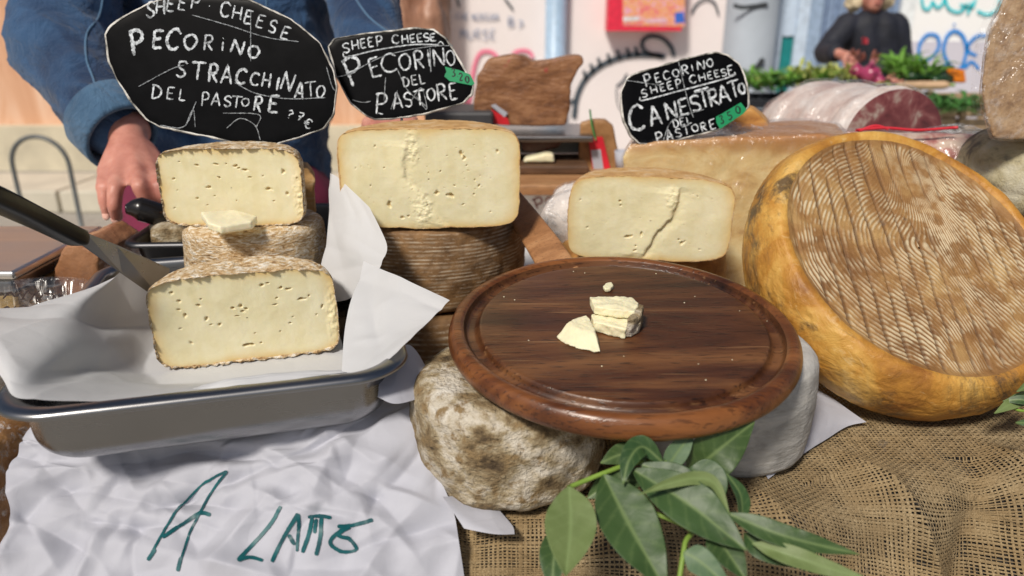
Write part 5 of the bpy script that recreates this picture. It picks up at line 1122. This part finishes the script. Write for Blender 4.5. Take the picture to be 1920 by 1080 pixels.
# ------------------------------------------------------------ things on the rear counter
rb = thing('wooden_counter_box', 'white counter box with a wooden top behind the cheeses, left of the right cut half', 'box', (.12, 1.42, .0))
o = part('body', *box((-.02, 1.42, .01), (.42, 1.72, 1.085)), simple('white_counter_paint', (.82, .80, .76), .6, .08, 6), rb, False); bevel(o, .004)
o = part('top_board', *box((-.06, 1.36, 1.087), (.44, 1.74, 1.107)), M['wood_light'], rb, False); bevel(o, .003)
pf = plane_proj((0, 1.4185, 0), (0, -1, 0)); part('lettering', *join([ribbon(q, 3.5, pf, .1) for q in ([(1000,372),(1008,392)],[(998,376),(1012,370),(1016,380),(1004,385)],[(1022,376),(1030,370),(1038,378),(1030,386),(1022,378)])]), simple('brown_marker', (.35, .20, .18), .6), rb)
z0 = 1.108
wb_ = thing('cutting_board', 'small dark cutting board on the wooden counter box', 'board', UZ(1040, 315, z0)); cx, cy, _ = UZ(1030, 316, z0); o = part('board', *box((cx - .085, cy - .06, z0), (cx + .075, cy + .08, z0 + .016)), M['wood_dark'], wb_, False); bevel(o, .003)
scl = thing('counter_scale', 'steel counter scale carrying a big brown ham piece', 'scale', (cx - .03, cy + .15, z0))
pz = UY(985, 250, cy + .05)[2]
o = part('plate', *box((cx - .12, cy - .03, pz - .006), (cx + .085, cy + .16, pz + .006)), M['steel'], scl, False); bevel(o, .003)
for dx in (-.10, .065): part('support', *box((cx + dx, cy + .02, z0 + .018), (cx + dx + .014, cy + .12, pz - .0065)), M['black_plastic'], scl, False)
part('base', *box((cx - .11, cy + .085, z0 + .0175), (cx + .08, cy + .158, z0 + .05)), simple('pale_blue_plastic', (.5, .6, .62), .4), scl, False)
M['ham'] = multi('smoked_ham_skin', [(.3, (.12, .045, .018)), (.5, (.27, .12, .05)), (.65, (.38, .19, .09)), (.8, (.46, .27, .15))], 12, .45, ((70, .6, .004), (200, .4, .001)), (1, 1, 2.6), 1.8, 6, spots=[(9, .66, .70, (.42, .04, .05))])
yH = cy + .02
t_, Vh, Fh = blob('smoked_ham', 'big brown smoked ham piece standing on the steel counter scale', 'ham', [(890,236),(888,190),(896,140),(915,112),(960,103),(985,108),(1000,118),(1040,112),(1075,104),(1092,105),(1096,118),(1085,130),(1070,160),(1068,205),(1062,236)], yH, .09, M['ham'], .004, .003, 35, 6)
Vh2 = [UY(x, y, yH - .006) for x, y in ((912,232),(922,205),(952,222),(956,234))]
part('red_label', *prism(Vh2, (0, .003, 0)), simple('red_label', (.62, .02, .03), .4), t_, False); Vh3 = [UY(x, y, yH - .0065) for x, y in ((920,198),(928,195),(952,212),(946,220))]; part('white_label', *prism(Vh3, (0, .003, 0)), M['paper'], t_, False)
blob('dried_sausage', 'dark dried sausage tucked beneath the scale plate', 'sausage', [(972,262),(985,257),(1050,257),(1060,262),(1045,276),(1010,288),(980,284)], cy + .0, .05, simple('dark_dried_meat', (.07, .025, .018), .5, .3, 30), .004, .002, 50)
blob('cheese_piece', 'white cheese piece on the small dark cutting board under the scale', 'cheese', [(980,305),(985,298),(1025,288),(1038,290),(1040,305)], cy - .035, .04, M['crumb'], .003, .001, 60)
t2_, _, _ = blob('speck_piece', 'flat brown speck piece with a red tag leaning beside the counter scale', 'ham', [(1088,232),(1110,226),(1135,226),(1150,238),(1165,318),(1090,322),(1084,290)], cy + .01, .035, multi('speck', [(.3, (.20, .09, .03)), (.6, (.38, .20, .08)), (.8, (.48, .30, .14))], 20, .5, ((100, .4, .002),)), .003, .0015, 50)
part('red_tag', *prism([UY(x, y, cy + .002) for x, y in ((1103,258),(1130,256),(1146,322),(1112,322))], (0, .002, 0)), simple('red_tag', (.65, .02, .04), .4), t2_, False)
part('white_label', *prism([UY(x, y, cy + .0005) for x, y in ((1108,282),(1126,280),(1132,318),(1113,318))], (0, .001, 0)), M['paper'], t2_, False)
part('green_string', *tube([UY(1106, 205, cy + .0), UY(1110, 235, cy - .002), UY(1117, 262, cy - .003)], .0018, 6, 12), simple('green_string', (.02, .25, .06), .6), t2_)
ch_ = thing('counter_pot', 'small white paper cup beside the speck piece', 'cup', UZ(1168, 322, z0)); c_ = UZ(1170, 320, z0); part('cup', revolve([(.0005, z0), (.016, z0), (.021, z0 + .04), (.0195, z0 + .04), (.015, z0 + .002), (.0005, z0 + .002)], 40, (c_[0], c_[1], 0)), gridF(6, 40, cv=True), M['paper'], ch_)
hm = remesh([ellipsoid(U(795, 10, 2.3), (.085, .07, .24)), ellipsoid(U(812, 110, 2.3), (.055, .06, .19)), ellipsoid(U(785, -130, 2.3), (.07, .06, .2))], .008, 5, .012, 14)
hh = thing('hanging_ham', 'long dried ham hanging behind the denim jacket', 'ham', (hm[0][:, 0].mean(), hm[0][:, 1].mean(), hm[0][:, 2].min())); part('meat', *hm, multi('dried_ham', [(.3, (.16, .06, .03)), (.5, (.42, .22, .14)), (.7, (.58, .36, .26))], 7, .5, ((40, .4, .005),), (1.6, 1, .5)), hh)
ztop = hm[0][:, 2].max(); part('rope', *tube([(hm[0][:, 0].mean(), hm[0][:, 1].mean(), ztop - .02), (hm[0][:, 0].mean(), hm[0][:, 1].mean(), ztop + .5)], .006, 8, 6), M['stem'], hh)
gt = thing('storage_tub', 'grey lidded plastic tub behind the middle chalk sign', 'tub', UY(870, 300, 1.5)); o = part('body', *box(UY(800, 330, 1.5), UY(925, 210, 1.5) + [0, .15, 0]), simple('dark_grey_plastic', (.05, .05, .055), .5), gt, False); bevel(o, .006)

# ------------------------------------------------------------ facade, background
YW = 7.6; pw = lambda off=0.0: plane_proj((0, YW - off, 0), (0, -1, 0))
def wx(px): return UY(px, 100, YW)[0]
def plaster(name, col, var=.06, sc=1.5): return simple(name, col, .85, var, sc, .3, 60, .004)
fa = thing('building_facade', 'pale rendered street facade covered with painted scribbles', 'building', (1, YW, 0))
def seg(name, x0, x1, z0_, z1_, mat, y0=YW, d=.3): return part(name, *box((x0, y0, z0_), (x1, y0 + d, z1_)), mat, fa, False)
seg('wall', wx(846), wx(1372), .0, 4.5, plaster('pinkish_white_render', (.84, .77, .76), .04))
seg('wall', wx(1700), wx(1700) + 4.0, 1.17, 4.5, plaster('white_render', (.90, .90, .90), .02)); seg('wall', wx(1700), wx(1700) + 4.0, .0, 1.168, plaster('lavender_render', (.62, .60, .68), .05), YW - .01)
seg('wall', wx(846) - 5.5, wx(846) - .002, .0, 4.5, multi('salmon_render', [(.3, (.58, .30, .17)), (.5, (.70, .41, .26)), (.7, (.80, .55, .40))], 1.6, .85, ((30, .4, .01),), (2.2, 1, .5), 1.2), YW - .3)
seg('plinth', wx(846) - 5.5, wx(846) - .004, .0, .42, simple('pale_stone_plinth', (.62, .56, .42), .8, .15, 4, .4, 40, .01), YW - .45)
part('drainpipe', *tube([(wx(1040), YW - .08, .0), (wx(1040), YW - .08, 4.5)], .10, 16), simple('pale_blue_pipe', (.36, .50, .66), .4), fa)
part('column', *tube([(wx(1395), YW - .12, .0), (wx(1395), YW - .12, 4.5)], .24, 32), plaster('grey_column', (.34, .38, .43), .15), fa)
fx_ = simple('pale_blue_frame', (.55, .66, .80), .5)
for x0, x1, m_ in ((1444, 1462, fx_), (1486, 1508, fx_), (1508, 1532, simple('blue_grey_jamb', (.30, .40, .55), .6))): seg('door_frame', wx(x0), wx(x1) - .003, .0, 4.5, m_, YW - .02)
seg('door_panel', wx(1462), wx(1486) - .003, 1.62, 4.5, simple('brown_glass', (.12, .09, .07), .3), YW + .02); seg('door_rail', wx(1462), wx(1486) - .003, 1.22, 1.617, fx_, YW); seg('door_panel', wx(1462), wx(1486) - .003, .62, 1.217, simple('teal_panel', (.01, .22, .22), .4), YW + .02); seg('door_panel', wx(1462), wx(1486) - .003, .0, .617, fx_, YW + .02)
rs = thing('roller_shutter', 'blue-grey ribbed shutter behind the person in the black jacket', 'shutter', (wx(1600), YW, 0)); k = 0
xs = np.linspace(wx(1532), wx(1672), 15)
for i in range(14): part('slat', *box((xs[i], YW + (.0 if i % 2 else .03), 0), (xs[i + 1] - .004, YW + .06, 4.5)), simple('blue_grey_slat', (.22, .30, .45), .5) if i == 0 else bpy.data.materials['blue_grey_slat'], rs, False)
seg('door_frame', wx(1674), wx(1699), 0, 4.5, simple('white_frame', (.80, .84, .86), .5), YW - .03)
def graffiti(name, strokes_, w, col, off=.02):
    m = bpy.data.materials.get('paint_' + name) or simple('paint_' + name, col, .6, .1, 9)
    for s_, ww in strokes_: part('graffiti', *ribbon(s_, ww, pw(off), .04), m, fa)
gk = [([(1076,222),(1082,180),(1100,145),(1135,118),(1180,104),(1225,103),(1248,106)], 9), ([(1243,107),(1212,98),(1204,80),(1218,68),(1242,72),(1258,88),(1264,106)], 8)]
for (x, y) in ((1095,140),(1108,127),(1122,116),(1140,108),(1158,101),(1176,97),(1192,95)): gk.append(([(x + 5, y + 12), (x - 1, y - 8)], 6))
gk += [([(1155,162),(1168,152),(1176,138)], 4), ([(1062,200),(1070,190),(1078,188)], 5), ([(1296,26),(1306,8),(1325,-2),(1340,6),(1348,28)], 4), ([(856,-4),(861,14)], 4), ([(945,-4),(962,18)], 4), ([(1155,165),(1160,200),(1185,225)], 2)]
graffiti('grey', gk, 6, (.05, .07, .09))
graffiti('black', [([(1432,110),(1418,130),(1414,150)], 10), ([(1375,10),(1395,14),(1440,8)], 8)], 6, (.03, .035, .04), .37)
gl = []
for i, ch in enumerate('CHEMORGAN'): gl += [glyph(ch, 858 + i * 8.6 + (4 if i > 2 else 0), 31 + (i % 2), 13, 6.5, .02, pw(.02), 1.8)]
for i, ch in enumerate('MURSE'): gl += [glyph(ch, 868 + i * 14, 64 + (i % 2), 18, 10, .03, pw(.02), 2.2)]
gl += [glyph('B', 958, 40, 17, 12, 0, pw(.02), 2.6), glyph('?', 975, 47, 18, 12, .2, pw(.02), 2.6)]
fbm_ = simple('paint_faded_blue', (.36, .40, .52), .7)
for g in gl: part('graffiti', *join(g), fbm_, fa)
graffiti('pink', [([(872,240),(880,190),(888,130),(900,100),(920,97),(938,112)], 7), ([(955,110),(970,96),(990,96),(1000,108)], 7), ([(870,180),(885,220),(880,250)], 6)], 7, (.85, .22, .34))
graffiti('cyan', [([(1728,-6),(1732,14),(1742,16),(1750,0)], 5), ([(1750,4),(1758,14),(1768,6),(1772,-8)], 5), ([(1772,-4),(1780,16),(1800,22),(1815,6)], 5), ([(1800,8),(1822,14),(1830,-2)], 5), ([(1832,20),(1852,27),(1872,16),(1876,-6)], 5), ([(1815,27),(1822,4)], 5)], 5, (.02, .60, .68))
graffiti('blue', [([(1728,132),(1723,90),(1738,66),(1758,68),(1760,90),(1745,108),(1728,116)], 6), ([(1786,130),(1770,100),(1775,70),(1790,58),(1806,68),(1812,95),(1804,125),(1790,134)], 6.5), ([(1768,128),(1776,118),(1784,130)], 5), ([(1850,66),(1832,68),(1816,84),(1818,98),(1832,104)], 6), ([(1808,128),(1822,116),(1836,130)], 6), ([(1788,44),(1791,48)], 4)], 6, (.01, .24, .70))
ad = thing('advert_box', 'bright red advertising box with pictures mounted on the facade', 'sign', (wx(1215), YW - .2, 1.55))
a0 = UY(1138, 58, YW - .2); a1 = UY(1290, -110, YW - .2)
o = part('case', *box((a0[0], YW - .2, a0[2]), (a1[0], YW - .02, a1[2])), simple('red_case', (.75, .03, .07), .4), ad, False)
pa = plane_proj((0, YW - .203, 0), (0, -1, 0)); A = np.array([pa(1168, 48), pa(1284, 50), pa(1284, -100), pa(1168, -100)])
part('picture', A, np.array([(0, 1, 2, 3)]), multi('colourful_print', [(.25, (.75, .03, .05)), (.42, (.80, .20, .30)), (.5, (.85, .45, .08)), (.6, (.80, .35, .55)), (.75, (.85, .75, .65))], 14, .3, (), (1, 1, 1.4), 1.5), ad, False)
pa2 = plane_proj((0, YW - .206, 0), (0, -1, 0))
for q, c in (([(1265,24),(1282,22),(1284,42),(1266,44)], (.05, .15, .6)), ([(1168,32),(1198,30),(1199,38),(1169,40)], (.75, .72, .75)), ([(1210,36),(1250,34),(1250,42),(1210,42)], (.8, .5, .6))):
    part('print', np.array([pa2(*p) for p in q]), np.array([(0, 1, 2, 3)]), simple('print_patch', c, .4, .3, 40), ad, False)
bh = thing('bicycle_hoop', 'grey metal bicycle hoop standing on the pavement beyond the stall', 'bike rack', (UZ(75, 470, 0)[0], 4.5, 0))
x0, x1 = UY(28, 330, 4.5)[0], UY(134, 330, 4.5)[0]; zt = UY(80, 256, 4.5)[2]; r_ = (x1 - x0) / 2
path = [(x0, 4.5, .0), (x0, 4.5, zt - r_)] + [((x0 + x1) / 2 - r_ * math.cos(a), 4.5, zt - r_ + r_ * math.sin(a)) for a in np.linspace(.15, np.pi - .15, 16)] + [(x1, 4.5, zt - r_), (x1, 4.5, 0)]
part('hoop', *tube(path, .014, 12), simple('grey_painted_metal', (.12, .13, .13), .4, .15, 20), bh)
kb = thing('stone_step', 'low pale stone step at the foot of the salmon wall', 'step', (-4, 5.6, 0))
for i in range(7): bevel(part('block', *box((-7.2 + i * .95, 5.5, .0), (-6.27 + i * .95, 6.2, .17)), simple('step_stone', (.58, .54, .44), .85, .12, 4, .4, 40, .01) if i == 0 else bpy.data.materials['step_stone'], kb, False), .015)

# ------------------------------------------------------------ vegetable stall and its seller
wm = thing('person', 'person with fair hair in a black jacket picking up red onions at the vegetable stall', 'person', (UY(1630, 100, 4.9)[0], 4.95, 0))
ty = 4.9; def_ = lambda x, y, d=0: UY(x, y, ty + d)
wh = def_(1636, -14); wn_ = def_(1634, 22); wc = def_(1636, 50); wbz = def_(1636, 140)
shl, shr = def_(1588, 48), def_(1676, 50); el_ = def_(1548, 98, -.08); wl = def_(1572, 100, -.28); hl = def_(1590, 108, -.36); er_ = def_(1690, 110, -.02); hr = def_(1676, 140, -.25)
X = wbz[0]
body = [ellipsoid(wh, (.078, .095, .115)), capsule(wh + [0, -.085, -.03], .018, wh + [0, -.092, .0], .014), capsule(wh + [0, -.05, -.07], .045, wh + [0, -.03, -.05], .05), capsule(wn_, .05, wh, .06), capsule(wc, .09, wbz, .10), capsule(wbz, .12, (X, 4.95, .9), .14), capsule(shl, .05, el_, .04), capsule(el_, .04, wl, .03), capsule(shr, .05, er_, .04), capsule(er_, .04, hr, .03), capsule(wl, .026, hl, .034), capsule(shl, .06, shr, .06)]
for i in range(4):
    a = hl + np.array([-.035 + .022 * i, -.03, -.012]); body += chain([hl, a, a + [.004, -.022, -.028], a + [.006, -.018, -.05]], [.018, .012, .0105, .009]); b = hr + np.array([-.03 + .02 * i, -.04, -.01]); body += chain([hr, b, b + [0, -.02, -.03]], [.018, .012, .009])
body += chain([hl, hl + [.045, -.02, -.02], hl + [.04, -.04, -.045]], [.018, .012, .010]) + chain([hr, hr + [-.045, -.02, -.02]], [.016, .011])
for sx in (-1, 1): body += [capsule((X + sx * .09, 4.95, .9), .10, (X + sx * .10, 4.95, .48), .065), capsule((X + sx * .10, 4.95, .48), .06, (X + sx * .10, 4.97, .09), .045), capsule((X + sx * .10, 4.97, .045), .042, (X + sx * .11, 4.80, .035), .035), ellipsoid(wh + [sx * .08, .01, 0], (.012, .02, .03))]
part('body', *remesh(body, .009, 3), M['skin'], wm)
jb = [capsule(wc + [-.05, 0, -.02], .115, wbz + [-.05, 0, 0], .125), capsule(wc + [.05, 0, -.02], .115, wbz + [.05, 0, 0], .125), capsule(wbz, .15, (X, 4.95, .95), .17), capsule(shl, .085, el_, .068), capsule(el_, .068, wl + (el_ - wl) * .2, .055), capsule(shr, .085, er_, .068), capsule(er_, .068, hr + (er_ - hr) * .25, .052), capsule(shl, .07, shr, .07), capsule(wn_ + [-.03, 0, -.07], .06, wn_ + [0, .01, -.03], .068)]
part('black_jacket', *remesh(jb, .012, 4, .012, 9), simple('navy_black_fabric', (.010, .012, .022), .7, .3, 12), wm)
pj = plane_proj((0, ty - .19, 0), (0, -1, 0)); part('chest_emblem', *join([tube([def_(1618,72,-.19), def_(1626,76,-.19)], .010, 8), tube([def_(1617,80,-.19), def_(1627,81,-.19)], .007, 8)]), simple('red_emblem', (.45, .03, .05), .6), wm)
V, F = remesh([ellipsoid(wh + [0, .03, .04], (.115, .105, .125)), ellipsoid(wh + [-.09, .03, -.03], (.055, .06, .09)), ellipsoid(wh + [.10, .03, -.02], (.055, .06, .085))], .01, 2, .02, 30)
keep = None; part('hair', V, F, multi('fair_hair', [(.3, (.55, .42, .24)), (.7, (.85, .75, .55))], 50, .7, ((120, .6, .01),)), wm)
part('trousers', *remesh([capsule((X - .09, 4.97, .92), .13, (X - .10, 4.95, .10), .085), capsule((X + .09, 4.97, .92), .13, (X + .10, 4.95, .10), .085)], .016, 3), M['under_cloth'], wm)
for sx in (-1, 1): part('eye', *ellipsoid(wh + [sx * .03, -.084, .015], (.012, .010, .008), 8), M['ink'], wm)
part('mouth', *ellipsoid(wh + [0, -.097, -.062], (.022, .008, .006), 8), simple('lips_red', (.45, .14, .12), .5), wm)
yv = 3.9; zt = UY(1500, 165, yv)[2]
vt = thing('vegetable_table', 'wooden trestle table carrying the vegetable crates', 'table', (2.0, yv + .3, 0)); x0, x1 = UY(1392, 160, yv)[0], UY(1960, 160, yv)[0]
zt2 = zt - .26
part('table_top', *box((x0, yv, zt2 - .03), (x1, yv + .75, zt2)), M['wood_crate'], vt, False)
for x in (x0 + .08, x1 - .08):
    for y in (yv + .08, yv + .65): part('leg', *box((x - .03, y - .03, .0), (x + .03, y + .03, zt2 - .031)), M['wood_crate'], vt, False)
def crate(xa, xb, lab, mat, grp=None, h=.20, ya=yv + .04, yb=yv + .44):
    t = thing('vegetable_crate', lab, 'crate', ((xa + xb) / 2, (ya + yb) / 2, zt2 + .002)); z = zt2 + .002
    part('base', *box((xa, ya, z), (xb, yb, z + .012)), mat, t, False)
    for k in range(4):
        for (p, q) in (((xa, ya), (xb, ya + .012)), ((xa, yb - .012), (xb, yb)), ((xa, ya + .0125), (xa + .012, yb - .0125)), ((xb - .012, ya + .0125), (xb, yb - .0125))):
            part('slat', *box((p[0], p[1], z + .0125 + k * .048), (q[0], q[1], z + .0125 + k * .048 + .038)), mat, t, False)
    for x in (xa + .013, xb - .038):
        for y in (ya + .013, yb - .038): part('corner_post', *box((x, y, z + .0125), (x + .025, y + .025, z + h + .01)), mat, t, False)
    return t
bp = simple('black_crate_plastic', (.012, .014, .02), .5)
cw = (x1 - x0) / 4
for i, (lab, mt) in enumerate((('black plastic crate of greens nearest the grey column', bp), ('wooden crate of greens in front of the person in black', M['wood_crate']), ('wooden crate holding celery beside the onions', M['wood_crate']), ('wooden crate under the pumpkin and dark courgettes', M['wood_crate']))):
    crate(x0 + i * cw + .01, x0 + (i + 1) * cw - .01, lab, mt)
def greens(px, py, n, spread, L, mat, label, seed, up=.8, thick=.012, bulb=None, dy=.2):
    r = np.random.default_rng(seed); c = UY(px, py, yv + dy); ps = []
    for k in range(n):
        b = c + np.array([r.uniform(-spread, spread), r.uniform(-.12, .12), r.uniform(-.03, .01)]); a = r.uniform(0, 6.28); l = L * .8 * r.uniform(.5, 1.1)
        d = np.array([math.cos(a), math.sin(a) * .7, up * r.uniform(.2, 1.0)]); d /= np.linalg.norm(d)
        p = [b, b + d * l * .5, b + d * l + np.array([0, 0, -.3 * l])]; ps.append(tube(p, [thick * .5, thick, thick * .15], 5, 7, flat=.25))
    t = thing('leafy_greens', label, 'greens', c); part('foliage', *join(ps), mat, t); return t
GA = simple('bright_green_leaf', (.13, .30, .035), .5, .5, 12); GB = simple('mid_green_leaf', (.05, .17, .03), .5, .4, 12); GC = simple('pale_yellow_green_leaf', (.42, .46, .12), .5, .3, 12)
greens(1462, 150, 170, .22, .20, GA, 'loose bright greens heaped in the black crate', 1)
greens(1500, 158, 120, .20, .18, GB, 'darker greens hanging over the black crate edge', 2)
greens(1545, 140, 120, .15, .17, GC, 'yellow-green stalks beside the red onions', 3, 1.2)
greens(1420, 158, 80, .10, .12, GB, 'small heap of dark greens at the crate corner near the column', 4)
greens(1700, 135, 90, .09, .26, GA, 'bunch of celery standing right of the onions', 5, 1.6, .014)
greens(1730, 150, 60, .12, .14, GB, 'low dark leaves behind the celery bunch', 6)
greens(1790, 195, 150, .20, .20, GB, 'leafy greens piled below the orange pumpkin', 7, .6, .014, dy=-.02)
greens(1475, 150, 40, .18, .10, GC, 'pale stalks mixed into the greens of the black crate', 12, .8, .018)
greens(1640, 165, 40, .16, .12, GC, 'pale yellow stalks spilling in front of the onions', 13, .5, .016, dy=.0)
greens(1590, 172, 80, .22, .12, GB, 'short dark greens under the red onions', 8, .4)
def onion(px, py, r, lab, m, d=0):
    c = UY(px, py, yv + .1 + d); t = thing('red_onion', lab, 'onion', c - [0, 0, r], None, 'red onions on the vegetable stall')
    P = revolve([(.001, -r), (r * .55, -r * .85), (r * .95, -r * .3), (r, .1 * r), (r * .8, r * .6), (r * .3, r * .9), (r * .12, r * 1.3), (.001, r * 1.5)], 28, c); part('bulb', P, gridF(8, 28, cv=True), m, t)
    part('roots', *tube([c + [0, 0, -r], c + [.01, -.01, -r * 1.25]], .004, 5, 4), M['crumb'], t)
OM = multi('red_onion_skin', [(.3, (.28, .02, .07)), (.6, (.42, .07, .17)), (.8, (.70, .50, .52))], 10, .25, ()); 
onion(1606, 134, .036, 'dark red onion left of the large pale one under the hand', OM); onion(1632, 140, .052, 'largest red onion in front of the person in black', OM, -.04); onion(1648, 152, .03, 'small onion at the lower right of the largest one', OM, -.08)
part_ = greens(1616, 112, 16, .03, .12, simple('onion_stalk', (.30, .10, .08), .5, .4, 20), 'short reddish onion stalks held by the hand above the onions', 9, 2.4, .010, dy=.06)
def veg(px, py, L, r, lab, cat, mat, name, a=.1, dy=.12):
    c = UY(px, py, yv + dy); t = thing(name, lab, cat, c - [0, 0, r]); d = np.array([math.cos(a), math.sin(a), .05]) * L / 2
    part('fruit', *tube([c - d, c - d * .8, c, c + d * .8, c + d], [r * .4, r * .9, r, r * .95, r * .35], 16, 20), mat, t); part('stalk', *tube([c + d, c + d * 1.2], .008, 6, 3), M['stem'], t)
CM = simple('dark_courgette', (.012, .045, .015), .35, .3, 20)
veg(1738, 142, .22, .032, 'dark green courgette lying right of the celery', 'courgette', CM, 'courgette'); veg(1752, 133, .20, .030, 'dark green courgette behind the other, nearest the pumpkin', 'courgette', CM, 'courgette', -.2, .2); veg(1765, 150, .18, .030, 'short dark courgette in front of the pumpkin', 'courgette', CM, 'courgette', .6, .08)
t = thing('pumpkin_piece', 'bright orange pumpkin piece at the end of the vegetable stall', 'pumpkin', UY(1797, 158, yv + .15))
part('flesh', *remesh([prism([UY(x, y, yv + .1) for x, y in ((1780,156),(1782,134),(1795,127),(1810,132),(1813,156))], (0, .1, 0))], .008, 5, .004, 30), simple('orange_flesh', (.75, .20, .01), .5, .15, 20), t)
veg(1730, 160, .24, .022, 'pale parsnip-like root lying under the courgettes', 'root', simple('tan_root', (.50, .33, .20), .7, .2, 20), 'root_vegetable', -.5, .03)
